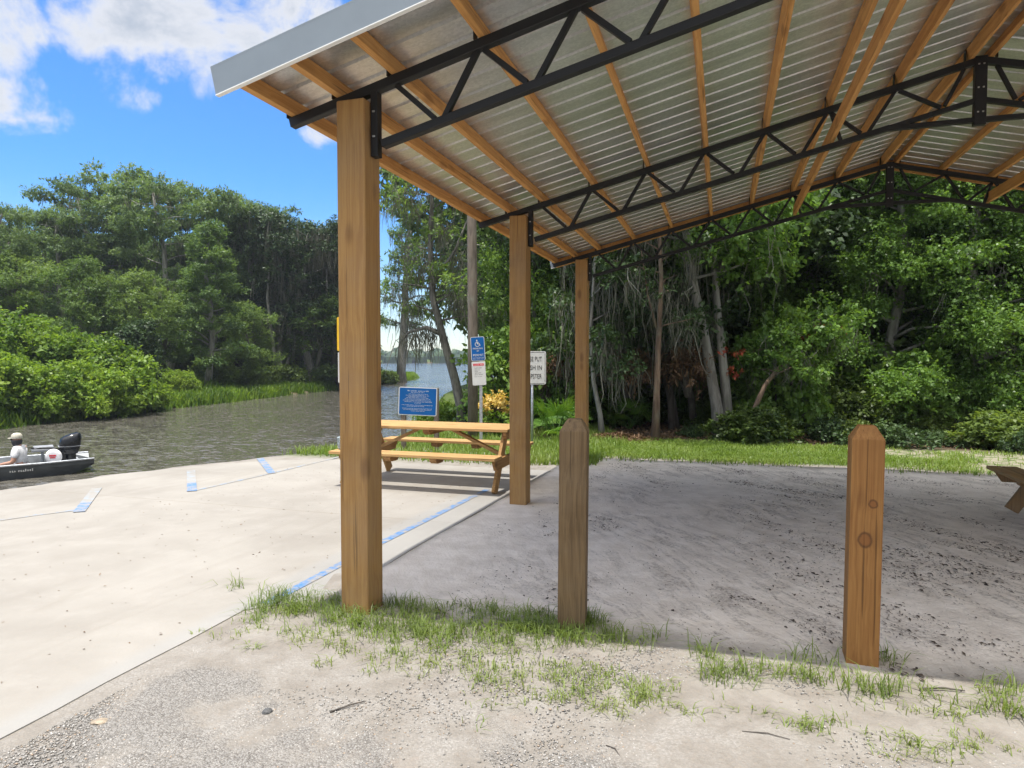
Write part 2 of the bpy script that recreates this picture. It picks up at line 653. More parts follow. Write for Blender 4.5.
def uv_coords(t):
    """building-frame coordinates (v, u) of a shading point"""
    pos = t.node('ShaderNodeNewGeometry').outputs['Position']
    rot = t.mapping(pos, (1, 1, 1), (0, 0, TH))
    s = t.sep(rot)
    return pos, rot, s[0], s[1], s[2]


def mat_ground():
    m, t, p, out = new_mat('ground_soil')
    pos, rot, v, u, z = uv_coords(t)
    nb = t.noise(pos, 0.9, 5, .6)
    nm = t.noise(pos, 4.5, 5, .62)
    nf = t.noise(pos, 60.0, 4, .7)
    # pale sandy dirt with crushed shell
    sand = t.mix(t.step(nm, .3, .7), (0.217, 0.196, 0.170), (0.303, 0.281, 0.251))
    sand = t.mix(t.math('MULTIPLY', t.step(nf, .45, .75), .5), sand, (.30, .25, .20))
    cells = t.voro(pos, 120.0, out='Color')
    cd = t.voro(pos, 120.0)
    gcol = t.mix(t.sep(cells)[0], (0.141, 0.133, 0.123), (0.415, 0.398, 0.373))
    gcol = t.mix(t.math('MULTIPLY', t.step(cd, .35, .75), .5), gcol, (.17, .155, .14))
    gr = t.noise(pos, 1.1, 4, .6, .3)
    near = t.math('SUBTRACT', 1.0, t.step(t.math('ADD', u, t.math('MULTIPLY', nb, 1.2)), 3.3, 4.0))
    gmask = t.math('MULTIPLY', t.step(t.math('ADD', t.math('ADD', gr, t.math('MULTIPLY', t.math('SUBTRACT', 2.2, u), .16)),
                                      t.math('MULTIPLY', nm, .12)), .50, .62), near)
    sprinkle = t.math('MULTIPLY', near, t.math('ADD', .12, t.math('MULTIPLY', t.step(nm, .4, .7), .40)))
    col = t.mix(t.math('MAXIMUM', t.math('MULTIPLY', gmask, .70), sprinkle), sand, gcol)
    rust = t.math('MULTIPLY', t.step(t.noise(pos, 1.6, 4, .6, .4), .58, .7), near)
    col = t.mix(t.math('MULTIPLY', rust, .35), col, (.40, .27, .18))
    # trampled sand, colour lifted to brighten the roof's shade, raked with dark leaf crumbs
    wav = t.noise(rot, .55, 3, .5)
    ang = t.mapping(t.mapping(t.vmath('ADD', rot, t.vmath('MULTIPLY', (.7, .6, 0), wav)), (1, 1, 1), (0, 0, R(59))), (.9, 4.4, 1))
    st = t.noise(ang, 2.1, 6, .66, .3)
    patch = t.noise(rot, .62, 3, .55, .5)
    st2 = t.noise(t.mapping(ang, (2.2, 2.6, 1)), 2.6, 5, .7)
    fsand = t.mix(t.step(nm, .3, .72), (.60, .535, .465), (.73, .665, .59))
    dmask = t.math('MULTIPLY', t.step(st, .47, .57), t.step(patch, .36, .56))
    dmask = t.math('MAXIMUM', dmask, t.math('MULTIPLY', t.step(st2, .59, .68), t.math('ADD', .30, t.math('MULTIPLY', t.step(patch, .4, .6), .7))))
    dmask = t.math('MULTIPLY', dmask, t.step(v, -2.4, -.6))
    dmask = t.math('MULTIPLY', dmask, t.math('ADD', .25, t.math('MULTIPLY', t.step(t.noise(rot, 38.0, 4, .7), .44, .60), .75)))
    fsand = t.mix(t.math('MULTIPLY', dmask, .50), fsand, (.085, .070, .060))
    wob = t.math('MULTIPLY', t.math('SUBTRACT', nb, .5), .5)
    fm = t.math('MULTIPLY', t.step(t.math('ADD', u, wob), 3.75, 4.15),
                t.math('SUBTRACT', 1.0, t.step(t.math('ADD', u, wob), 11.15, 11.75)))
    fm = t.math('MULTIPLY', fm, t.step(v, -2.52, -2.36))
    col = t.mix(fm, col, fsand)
    # thin lawn, then leaf mould under the trees
    lm = t.step(t.math('ADD', u, wob), 11.7, 12.2)
    green = t.step(t.math('ADD', nm, t.math('MULTIPLY', t.step(v, 3.4, .5), .22)), .42, .62)
    lawn = t.mix(green, (0.299, 0.266, 0.207), (0.091, 0.133, 0.037))
    col = t.mix(lm, col, lawn)
    fo = t.step(t.math('ADD', u, t.math('MULTIPLY', nb, 1.0)), 15.2, 15.9)
    mould = t.mix(nm, (.045, .033, .022), (.13, .095, .065))
    col = t.mix(fo, col, mould)
    # banks and far land: grassy, muddy at the water
    bank = t.step(v, -3.4, -8.5)
    farl = t.math('MULTIPLY', t.step(u, 9.7, 10.3), bank)
    col = t.mix(farl, col, t.mix(nm, (.06, .09, .025), (.13, .17, .05)))
    mud = t.step(z, -.42, -.75)
    col = t.mix(mud, col, t.mix(nm, (.10, .08, .05), (.20, .17, .11)))
    t.put(p.inputs['Base Color'], col)
    p.inputs['Roughness'].default_value = .95
    p.inputs['Specular IOR Level'].default_value = .15
    scuff = t.noise(rot, 11.0, 4, .6, .8)
    hh = t.math('ADD', t.math('MULTIPLY', nm, 1.0), t.math('MULTIPLY', nf, .25))
    hh = t.math('ADD', hh, t.math('MULTIPLY', scuff, .5))
    hh = t.math('ADD', hh, t.math('MULTIPLY', t.math('SUBTRACT', .5, cd), t.math('MULTIPLY', gmask, .45)))
    hh = t.math('ADD', hh, t.math('MULTIPLY', t.math('MULTIPLY', st2, fm), .35))
    t.put(p.inputs['Normal'], t.bump(hh, .8, .03))
    return m


def concrete_color(t, pos, rot, u, v):
    nb = t.noise(pos, .7, 5, .6, .3)
    nm = t.noise(pos, 3.2, 6, .65)
    nf = t.noise(pos, 45, 4, .7)
    col = t.mix(t.step(nb, .3, .7), (0.261, 0.241, 0.212), (0.328, 0.307, 0.274))
    col = t.mix(t.math('MULTIPLY', t.step(nm, .45, .75), .45), col, (0.357, 0.336, 0.303))
    col = t.mix(t.math('MULTIPLY', t.step(nf, .52, .75), .40), col, (.33, .285, .235))
    col = t.mix(t.math('MULTIPLY', t.step(t.noise(pos, 130, 3, .7), .56, .72), .35), col, (.22, .19, .16))
    dirt = t.step(t.noise(t.mapping(rot, (1.4, .35, 1)), 1.2, 5, .6, .5), .55, .75)
    col = t.mix(t.math('MULTIPLY', dirt, .35), col, (0.224, 0.199, 0.162))
    return col, nm, nf


def mat_concrete():
    m, t, p, out = new_mat('concrete')
    pos, rot, v, u, z = uv_coords(t)
    col, nm, nf = concrete_color(t, pos, rot, u, v)
    # control joints and a crack
    def joint(x, at, wd):
        return t.math('SUBTRACT', 1.0, t.step(t.math('ABSOLUTE', t.math('SUBTRACT', x, at)), wd * .4, wd))
    j = joint(u, 6.05, .016)
    col = t.mix(t.math('MULTIPLY', j, .45), col, (.22, .19, .15))
    # faint tyre tracks
    ty = t.step(t.noise(t.mapping(t.vmath('ADD', rot, t.vmath('MULTIPLY', (.5, .2, 0), t.noise(rot, .3, 2, .5))), (4.2, .10, 1)), 1.0, 3, .5), .56, .70)
    col = t.mix(t.math('MULTIPLY', t.math('MULTIPLY', ty, nm), .42), col, (.23, .205, .175))
    # cleaner trowelled edge strip along the gravel
    es = t.step(v, -3.05, -2.93)
    col = t.mix(t.math('MULTIPLY', es, .4), col, (0.299, 0.303, 0.299))
    t.put(p.inputs['Base Color'], col)
    p.inputs['Roughness'].default_value = .85
    p.inputs['Specular IOR Level'].default_value = .25
    t.put(p.inputs['Normal'], t.bump(t.math('ADD', nm, t.math('MULTIPLY', nf, .5)), .35, .008))
    return m


def mat_paint(name, c, cover):
    m, t, p, out = new_mat(name)
    pos, rot, v, u, z = uv_coords(t)
    col, nm, nf = concrete_color(t, pos, rot, u, v)
    w = t.noise(pos, 9, 6, .7)
    w2 = t.noise(pos, 55, 3, .6)
    f = t.step(t.math('ADD', t.math('MULTIPLY', w, .7), t.math('MULTIPLY', w2, .3)), cover - .09, cover + .09)
    t.put(p.inputs['Base Color'], t.mix(t.math('SUBTRACT', 1.0, f), col, c))
    p.inputs['Roughness'].default_value = .7
    return m


def mat_water():
    m, t, p, out = new_mat('lake_water_surface')
    pos = t.node('ShaderNodeNewGeometry').outputs['Position']
    acc = None
    for (sc, rz, k) in ((.9, 25, .16), (2.6, -15, .34), (7.0, 40, .55)):
        nd = t.node('ShaderNodeTexNoise')
        t.put(nd.inputs['Vector'], t.mapping(pos, (1.0, 1.5, 1), (0, 0, R(rz))))
        nd.inputs['Scale'].default_value = sc
        nd.inputs['Detail'].default_value = 3.0
        v = t.vmath('MULTIPLY', t.vmath('SUBTRACT', nd.outputs['Color'], (.5, .5, .5)), (k * 2, k * 2, 0))
        acc = v if acc is None else t.vmath('ADD', acc, v)
    # calmer and rougher patches where the breeze touches down
    gust = t.noise(pos, .12, 3, .5)
    acc = t.vmath('MULTIPLY', acc, t.vmath('ADD', (.45, .45, 0), t.vmath('MULTIPLY', (.9, .9, 0), gust)))
    nrm = t.vmath('NORMALIZE', t.vmath('ADD', acc, (0, 0, 1)))
    t.put(p.inputs['Base Color'], (.105, .098, .082))
    p.inputs['Roughness'].default_value = .06
    p.inputs['IOR'].default_value = 1.33
    t.l.new(nrm, p.inputs['Normal'])
    return m


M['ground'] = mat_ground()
M['concrete'] = mat_concrete()
M['paint'] = mat_paint('worn_blue_paint', (0.066, 0.191, 0.415), .50)
M['paint_faded'] = mat_paint('faded_blue_paint', (0.207, 0.315, 0.465), .44)
M['paint_pale'] = mat_paint('bleached_paint', (0.282, 0.340, 0.398), .46)
M['water'] = mat_water()

# ------------------------------------------------------------------ setting
def axis_vals(lo, hi, parts):
    """parts: list of (start, end, step) covering lo..hi"""
    out = []
    for a, b, s in parts:
        k = max(1, int(round((b - a) / s)))
        out += [a + (b - a) * i / k for i in range(k)]
    out.append(parts[-1][1])
    return np.array(out)


xs = axis_vals(0, 0, [(-4000, -400, 600), (-400, -80, 40), (-80, -28, 3), (-28, -9, .8), (-9, -1, .3), (-1, 14, .6), (14, 60, 3), (60, 400, 40), (400, 4000, 600)])
ys = axis_vals(0, 0, [(-800, -40, 95), (-40, -2, 3), (-2, 4, .6), (4, 18, .3), (18, 100, 1.0), (100, 300, 20), (300, 340, 2), (340, 500, 40), (500, 5000, 900)])
GX, GY = np.meshgrid(xs, ys)
GZ = hgt(GX.ravel(), GY.ravel()).reshape(GX.shape)
# small undulation on loose ground
for i in range(GX.shape[0]):
    for j in range(GX.shape[1]):
        x, y = GX[i, j], GY[i, j]
        if abs(x) < 30 and -3 < y < 60:
            uu, vv = UV(x, y)
            if vv > -2.7 or uu > 10.2:
                GZ[i, j] += 0.018 * mnoise.noise(Vector((x * 1.3, y * 1.3, 0.3)))
nx, ny = len(xs), len(ys)
idx = np.arange(nx * ny).reshape(ny, nx)
gf = np.stack([idx[:-1, :-1], idx[:-1, 1:], idx[1:, 1:], idx[1:, :-1]], -1).reshape(-1, 4)
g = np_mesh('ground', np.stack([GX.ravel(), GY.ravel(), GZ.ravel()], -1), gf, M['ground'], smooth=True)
tag(g, kind='structure')

# lake and channel
wv = np.array([(-4000, -60, WATER_Z), (6, -60, WATER_Z), (6, 330, WATER_Z), (-4000, 330, WATER_Z), (4000, 60, WATER_Z), (4000, 330, WATER_Z), (6, 60, WATER_Z)])
wt = MB()
wt.add(wv, [(0, 1, 6, 2, 3), (6, 4, 5, 2)])
tag(wt.build('lake_water', M['water']), kind='structure')

# concrete pad, a 10 cm slab laid to the water's edge
pu = np.arange(-6, 9.95, .25)
shore = [(-6, -10.9), (0, -9.5), (3, -8.9), (5.2, -8.55), (6.4, -8.28), (7.3, -8.12), (8.4, -7.7), (9.2, -7.2), (9.75, -6.5)]
su, sv = zip(*shore)
PAD_V = -2.80
rows = []
rng = np.random.default_rng(4)
for k, u in enumerate(pu):
    lo = np.interp(u, su, sv) + rng.normal(0, .035)
    hi = np.interp(u, [3.55, 3.85], [-2.87, -2.45]) + rng.normal(0, .004)
    rows.append([(u, lo + (hi - lo) * i / 16) for i in range(17)])
pv, pf = [], []
for r in rows:
    for (u, v) in r:
        x, y, _ = W(u, v)
        pv.append((x, y, float(gz_uv(u)) + .006))
n0 = len(pv)
for r in rows:
    for (u, v) in r:
        x, y, _ = W(u, v)
        pv.append((x, y, float(gz_uv(u)) - .12))
NR, NC = len(rows), 17
for i in range(NR - 1):
    for j in range(NC - 1):
        a = i * NC + j
        pf.append((a, a + 1, a + NC + 1, a + NC))
for i in range(NR - 1):
    for j in (0, NC - 1):
        a = i * NC + j
        pf.append((a, a + NC, a + NC + n0, a + n0))
for j in range(NC - 1):
    for i in (0, NR - 1):
        a = i * NC + j
        pf.append((a, a + 1, a + 1 + n0, a + n0))
pm = MB()
pm.add(pv, pf)
tag(pm.build('concrete_pad', M['concrete']), kind='structure')


def painted(name, pts, width, mat, z=.010):
    """a painted stripe following (u, v) points on the pad"""
    vs, fs = [], []
    dense = []
    for (a, b) in zip(pts[:-1], pts[1:]):
        k = max(1, int(math.hypot(b[0] - a[0], b[1] - a[1]) / .2))
        dense += [(a[0] + (b[0] - a[0]) * i / k, a[1] + (b[1] - a[1]) * i / k) for i in range(k)]
    dense.append(pts[-1])
    for i, (u, v) in enumerate(dense):
        a = dense[max(0, i - 1)]
        b = dense[min(len(dense) - 1, i + 1)]
        d = Vector((b[0] - a[0], b[1] - a[1])).normalized()
        n = Vector((-d.y, d.x))
        for s in (-1, 1):
            uu, vv = u + n.x * width / 2 * s, v + n.y * width / 2 * s
            x, y, _ = W(uu, vv)
            vs.append((x, y, float(gz_uv(uu)) + z))
    for i in range(len(dense) - 1):
        fs.append((2 * i, 2 * i + 1, 2 * i + 3, 2 * i + 2))
    mb = MB()
    mb.add(vs, fs)
    return tag(mb.build(name, mat), kind='structure')


def px_uv(px, py):
    q = gp(px, py)
    return UV(q.x, q.y)


painted('painted_edge_line', [(3.62, -2.80), (4.4, -2.79), (7.9, -2.80)], .075, M['paint'])
painted('painted_stall_line', [px_uv(0, 521), px_uv(75, 511)], .06, M['paint_faded'])
painted('painted_stall_line', [px_uv(195, 491), px_uv(270, 474), px_uv(345, 456)], .06, M['paint_faded'])
for (a, b, top) in [((79, 513), (97, 489), True), ((192, 492), (191, 471), True), ((272, 474), (260, 459), False)]:
    A, B = px_uv(*a), px_uv(*b)
    w_ = .11
    if top:
        Cc = (A[0] + (B[0] - A[0]) * .35, A[1] + (B[1] - A[1]) * .35)
        painted('painted_stall_mark', [A, Cc], w_, M['paint'], .014)
        painted('painted_stall_mark', [Cc, B], w_, M['paint_pale'], .014)
    else:
        painted('painted_stall_mark', [A, B], w_, M['paint'], .014)

# faint summer haze over the lake
hz = MB()
hz.box((0, 180, 11.0), (1400, 420, 28.4))
hm = bpy.data.materials.new('haze_air')
hm.use_nodes = True
ht_ = NT(hm.node_tree)
ht_.n.clear()
ho = ht_.node('ShaderNodeOutputMaterial')
hv = ht_.node('ShaderNodeVolumePrincipled')
hv.inputs['Color'].default_value = (.80, .88, 1.0, 1)
hv.inputs['Density'].default_value = HAZE
hv.inputs['Anisotropy'].default_value = 0.2
ht_.l.new(hv.outputs[0], ho.inputs['Volume'])
tag(hz.build('haze', hm), kind='stuff')

# ------------------------------------------------------------------ pavilion
pav = thing('open_pavilion', 'open timber and black steel pavilion with ribbed metal gable roof over sand', 'pavilion', W(U1 + PW / 2, VC, 0), -TH)
# local frame: X across (v), Y along (u), origin at the ground under the first post
SL = 0.25                       # roof pitch 3 in 12
APX = 4.39                      # ridge line
ZT = 3.245                      # top of top chord at x = 0
U_FR, U_BK = -0.54, 2 * BAY + 0.22


def ztop(x):
    return ZT + SL * (x if x <= APX else 2 * APX - x)


for side in (0, 1):
    for k in range(3):
        x0 = 0 if side == 0 else 2 * APX
        y0 = k * BAY
        zg = float(gz_uv(U1 + PW / 2 + y0)) - .45
        mb = MB()
        mb.box((0, 0, (3.165 + zg) / 2), (.191, .191, 3.165 - zg))
        o = mb.build('post', M['post'], pav, bevel=.006)
        o.location = (x0, y0, 0)

NODES = [-.46, -.13, .25, .81, 1.39, 1.98, 2.56, 3.13, 3.72, 4.30]


def make_truss():
    T = bpy.data.objects.new('truss', None)
    link(T, pav)

    class Each:
        """every bar becomes a mesh of its own under the truss"""
        def __init__(self, name, mat, bevel=0.0):
            self.a = (name, mat, T)
            self.bv = bevel

        def _go(self, fn, *q):
            m_ = MB()
            getattr(m_, fn)(*q)
            m_.build(*self.a, bevel=self.bv)

        def beam(self, *q):
            self._go('beam', *q)

        def box(self, *q):
            self._go('box', *q)
    tc, bc = Each('top_chord', M['steel'], .004), Each('bottom_chord', M['steel'], .004)
    wb, pl = Each('web', M['steel']), Each('gusset_plate', M['steel'], .003)
    cl, bo = Each('purlin_clip', M['steel']), Each('bolt', M['bolt'])
    TW = .055
    bz = lambda x: 2.862 + SL * x
    for s in (1, -1):
        mx = (lambda x: x) if s == 1 else (lambda x: 2 * APX - x)
        P = lambda x, z, y=0.0: (mx(x), y, z)
        tc.beam(P(-.48, ZT - .03 - .48 * SL), P(APX - .04, ZT - .03 + SL * (APX - .04)), TW, .06)
        bc.beam(P(.17, bz(.17)), P(3.66, bz(3.66)), TW, .05)
        bc.beam(P(3.62, bz(3.62) + .002), P(APX - .04, 3.775), .05, .045)
        bc.beam(P(3.66, bz(3.66)), P(APX - .04, 3.95), .048, .045)
        # end plate hung on the inner face of the post
        pl.box(P(.125, 3.03), (.046, .06, .40))
        for zz in (2.95, 3.10):
            bo.box(P(.125, zz, -.032), (.016, .008, .010))
        tops = [.25, .81, 1.39, 1.98, 2.56, 3.13, 3.72]
        for a, b in zip(tops[:-1], tops[1:]):
            mid = (a + b) / 2 + .02
            wb.beam(P(a + .02, ztop(a) - .06), P(mid - .03, bz(mid) + .025), .032, .032)
            wb.beam(P(b - .02, ztop(b) - .06), P(mid + .03, bz(mid) + .025), .032, .032)
        wb.beam(P(3.15, ztop(3.13) - .06), P(3.24, bz(3.24) + .02), .032, .032)
        wb.beam(P(3.73, ztop(3.72) - .06), P(4.08, 3.92), .032, .032)
        wb.beam(P(4.26, ztop(4.26) - .06), P(4.11, 3.93), .032, .032)
        for x in NODES:
            cl.box(P(x - .035, ztop(x) + .045), (.006, .06, .10))
        for zz in (3.84, 4.06, 4.27):
            bo.box(P(APX - .020, zz, -.033), (.014, .008, .012))
    pl.box((APX, 0, (3.725 + 4.345) / 2), (.098, .062, .62))
    return T


T0 = make_truss()
tk = children(T0)
for k in (1, 2):
    t2 = T0.copy()
    COL.objects.link(t2)
    t2.parent = pav
    t2.location = (0, k * BAY, 0)
    for c in tk:
        d = c.copy()
        COL.objects.link(d)
        d.parent = t2

PH = .105
for s in (1, -1):
    for i, x in enumerate(NODES):
        xx = x if s == 1 else 2 * APX - x
        mb = MB()
        rot = Matrix.Rotation(-s * math.atan(SL), 3, 'Y')
        mb.box((0, (U_FR + U_BK) / 2, PH / 2), (.040, U_BK - U_FR - .03, PH), rot)
        o = mb.build('purlin', M['purlin'], pav, bevel=.002)
        o.location = (xx, 0, ztop(x) + .004)
# bracing boards lying on the bottom chords
for xx in (3.17, 2 * APX - 3.17):
    mb = MB()
    mb.box((0, (-.35 + 2 * BAY + .15) / 2, 0), (.042, 2 * BAY + .5, .135))
    o = mb.build('bracing_board', M['purlin'], pav, bevel=.003)
    o.location = (xx, 0, 3.78)
# rear rake board
for s in (1, -1):
    mx = (lambda x: x) if s == 1 else (lambda x: 2 * APX - x)
    mb = MB()
    mb.beam((mx(-.50), U_BK + .012, ztop(-.5) + .035), (mx(APX), U_BK + .012, ztop(APX) + .035), .036, .13)
    o = mb.build('rake_board', M['purlin'], pav)
# ribbed roof sheets
prof = []
y = U_FR - .01
P_ = .2286
while y < U_BK + .05:
    prof += [(y, 0), (y + .190, 0), (y + .199, .026), (y + .2196, .026)]
    y += P_
prof = [q for q in prof if q[0] <= U_BK + .05]
for s in (1, -1):
    mb = MB()
    vs, fs = [], []
    cols = [-.57, 1.0, 2.6, APX]
    for x in cols:
        xx = x if s == 1 else 2 * APX - x
        for (yy, dz) in prof:
            vs.append((xx, yy, ztop(x) + PH + .016 + dz))
    n = len(prof)
    for i in range(3):
        for j in range(n - 1):
            fs.append((i * n + j, i * n + j + 1, (i + 1) * n + j + 1, (i + 1) * n + j))
    mb.add(vs, fs)
    o = mb.build('roof_sheet', M['roof'], pav)
    sm = o.modifiers.new('thickness', 'SOLIDIFY')
    sm.thickness = .002
    sm.offset = 1
# ridge cap
mb = MB()
for s in (1, -1):
    xx = APX - s * .17
    mb.beam((APX, (U_FR + U_BK) / 2 - 0, ztop(APX) + PH + .046), (xx, (U_FR + U_BK) / 2, ztop(APX - .17) + PH + .046), U_BK - U_FR, .003)
mb.build('ridge_cap', M['trim'], pav)
# rake trims front and back, with a folded white hem
for yy, sg in ((U_FR - .018, -1), (U_BK + .055, 1)):
    for s in (1, -1):
        mx = (lambda x: x) if s == 1 else (lambda x: 2 * APX - x)
        mb = MB()
        a, b = -.585, APX
        zt, zb = PH + .045, PH - .115
        q = [(mx(a), yy, ztop(a) + zb), (mx(b), yy, ztop(b) + zb), (mx(b), yy, ztop(b) + zt), (mx(a - .035), yy, ztop(a) + zt)]
        q2 = [(p[0], p[1] - sg * .004, p[2]) for p in q]
        mb.add(q + q2, [(0, 1, 2, 3), (7, 6, 5, 4), (0, 4, 5, 1), (1, 5, 6, 2), (2, 6, 7, 3), (3, 7, 4, 0)])
        # top flange over the sheet
        mb.beam((mx(a), yy - sg * .05, ztop(a) + zt - .003), (mx(b), yy - sg * .05, ztop(b) + zt - .003), .10, .003)
        tr = mb.build('rake_trim', M['trim'], pav)
        hb = MB()
        hb.beam((mx(a), yy - sg * .012, ztop(a) + zb - .004), (mx(b), yy - sg * .012, ztop(b) + zb - .004), .030, .006)
        hb.build('hem', M['trim_edge'], tr)

# ------------------------------------------------------------------ bollards
def bollard(px, py, mat, label, w, top, rz, dark=None):
    p = gp(px, py)
    mb = MB()
    h = w / 2
    t = h * .50
    zc = top - .068
    vs = [(-h, -h, -.35), (h, -h, -.35), (h, h, -.35), (-h, h, -.35), (-h, -h, zc), (h, -h, zc), (h, h, zc), (-h, h, zc),
          (-t, -t, top), (t, -t, top), (t, t, top), (-t, t, top)]
    mb.add(vs, [(3, 2, 1, 0), (0, 1, 5, 4), (1, 2, 6, 5), (2, 3, 7, 6), (3, 0, 4, 7), (4, 5, 9, 8), (5, 6, 10, 9), (6, 7, 11, 10), (7, 4, 8, 11), (8, 9, 10, 11)])
    o = mb.build('wooden_bollard', mat, bevel=.0022)
    o.location = p
    o.rotation_euler = (0, R(.4), rz)
    return tag(o, label, 'bollard', 'wooden bollards across the pavilion front')


bollard(572.5, 626, M['bollard_old'], 'greyish weathered wooden bollard with a split face, between the front post and the orange bollard', .160, 1.24, -TH + R(6))
bollard(860, 658, M['bollard_new'], 'orange brown wooden bollard with round knots, standing in the sand under the roof edge', .154, 1.245, -TH + R(-2))

# ------------------------------------------------------------------ picnic tables
def picnic_table(label, loc, rz, mx_, mz_, my_, L=2.24):
    t = thing('picnic_table', label, 'picnic table', loc, rz)
    t.scale = (1, 1, .95)
    # local X along the table, Y across
    tt = MB()
    for i in range(5):
        tt.box((0, -.30 + i * .15, .765), (L, .142, .038))
    tt.build('table_top', mx_, t, bevel=.004)
    for s in (-1, 1):
        b = MB()
        for k in (0, 1):
            b.box((0, s * (.64 + k * .146), .455), (L, .140, .038))
        sb = b.build('seat', mx_, t, bevel=.004)
    for s in (-1, 1):
        x = s * (L / 2 - .08)
        for q in (-1, 1):
            lo = MB()
            lo.beam((x, q * .64, -.015), (x, q * .19, .742), .14, .038, (1, 0, 0))
            lo.build('leg', mz_, t, bevel=.003)
        c = MB()
        c.prism([(-.78, .435), (-.78, .395), (-.72, .30), (.72, .30), (.78, .395), (.78, .435)], 0, x + .021, x + .059)
        c.build('seat_support', my_, t)
        c = MB()
        c.prism([(-.36, .744), (-.36, .70), (-.31, .645), (.31, .645), (.36, .70), (.36, .744)], 0, x + .021, x + .059)
        c.build('top_support', my_, t)
        d = MB()
        d.beam((x - s * .03, 0, .35), (s * .22, 0, .73), .085, .038)
        d.build('brace', mx_, t)
    for x in (-.3, .32):
        for s in (-1, 1):
            c = MB()
            c.prism([(s * .585, .435), (s * .585, .40), (s * .64, .365), (s * .78, .365), (s * .84, .40), (s * .84, .435)], 0, x - .045, x + .045)
            c.build('seat_cleat', my_, t)
    c = MB()
    c.prism([(-.34, .745), (-.34, .71), (-.28, .67), (.28, .67), (.34, .71), (.34, .745)], 0, -.045, .045)
    c.build('top_cleat', my_, t)
    return t


# right leg's foot seen at (494, 489)
TU, TVr = 8.30, -2.50
tc_ = W(TU, TVr - 1.165)
picnic_table('sunlit pale pine picnic table standing on the concrete beyond the front post', (tc_.x, tc_.y, float(gz_uv(TU)) + .03), -TH, M['table_x'], M['table_z'], M['table_y'])
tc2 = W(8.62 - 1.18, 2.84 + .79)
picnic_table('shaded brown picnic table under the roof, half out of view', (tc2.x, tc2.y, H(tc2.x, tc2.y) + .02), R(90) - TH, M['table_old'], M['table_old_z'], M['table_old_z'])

# clear plastic tub left on the bench end
def plastic():
    m, t, p, out = new_mat('clear_plastic')
    p.inputs['Base Color'].default_value = (.80, .90, .92, 1)
    p.inputs['Roughness'].default_value = .15
    p.inputs['Transmission Weight'].default_value = .75
    p.inputs['IOR'].default_value = 1.25
    return m


M['plastic'] = plastic()
sub = W(7.62 + .05, -2.50 - 2.19)
tb = thing('plastic_tub', 'small clear plastic tub left on the far end of the picnic bench', 'container',
           (sub.x, sub.y, float(gz_uv(TU)) + .03 + .452), .3)
mb = MB()
mb.lathe([(0, 0), (.075, 0), (.085, .02), (.09, .13), (.085, .145), (.078, .145), (.08, .02), (0, .008)], n=16)
mb.build('tub', M['plastic'], tb, smooth=True)
mb = MB()
mb.lathe([(0, .165), (.08, .163), (.096, .155), (.096, .146), (0, .1465)], n=16)
mb.build('lid', M['plastic'], tb, smooth=True)

# ------------------------------------------------------------------ signs and poles
def rounded(w, h, r, n=4):
    pts = []
    for cx, cy, a0 in ((w / 2 - r, h / 2 - r, 0), (-w / 2 + r, h / 2 - r, 90), (-w / 2 + r, -h / 2 + r, 180), (w / 2 - r, -h / 2 + r, 270)):
        for i in range(n + 1):
            a = R(a0 + 90 * i / n)
            pts.append((cx + r * math.cos(a), cy + r * math.sin(a)))
    return pts


def sign_plate(name, parent, w, h, z, y, rim, face, roll=0.0, x=0.0, border=.012, r=.02):
    """a sheet-metal plate facing -Y; rim colour outside, face colour inside, both real thin plates"""
    mb = MB()
    mb.prism(rounded(w, h, r), 1, 0, .004)
    o = mb.build(name, rim, parent)
    o.location = (x, y, z)
    o.rotation_euler = (0, roll, 0)
    mb = MB()
    mb.prism(rounded(w - 2 * border, h - 2 * border, max(.004, r - border)), 1, -.0025, -.0003)
    mb.build('sign_face', face, o)
    return o


def lettering(name, parent, text, size, x, z, mat, align='CENTER', sx=1.0, y=-.0045):
    cu = bpy.data.curves.new(name, 'FONT')
    cu.body = text
    cu.size = size
    cu.align_x = align
    cu.align_y = 'CENTER'
    cu.extrude = .0008
    tmp = bpy.data.objects.new(name, cu)
    COL.objects.link(tmp)
    dg = bpy.context.evaluated_depsgraph_get()
    me = bpy.data.meshes.new_from_object(tmp.evaluated_get(dg))
    bpy.data.objects.remove(tmp)
    me.materials.clear()
    me.materials.append(mat)
    o = bpy.data.objects.new(name, me)
    link(o, parent)
    o.location = (x, y, z)
    o.rotation_euler = (R(90), 0, 0)
    o.scale = (sx, 1, 1)
    return o


def strokes(name, parent, rows, mat, h, seed=0, y=-.0035):
    """lines of writing too small to read in the photograph: word-long runs of short marks"""
    rr = random.Random(seed)
    mb = MB()
    for (z, x0, x1) in rows:
        x = x0
        while x < x1:
            wl = rr.randint(2, 8)
            for _ in range(wl):
                if x > x1:
                    break
                hh = h * rr.choice((.62, .7, 1.0))
                mb.box((x + h * .22, y, z - (h - hh) / 2), (h * .30, .0012, hh))
                if rr.random() < .6:
                    mb.box((x + h * .40, y, z - (h - hh) / 2 + rr.choice((-.5, 0, .5)) * hh * .8), (h * .3, .0012, h * .2))
                x += h * .72
            x += h * .55
    return mb.build(name, mat, parent)


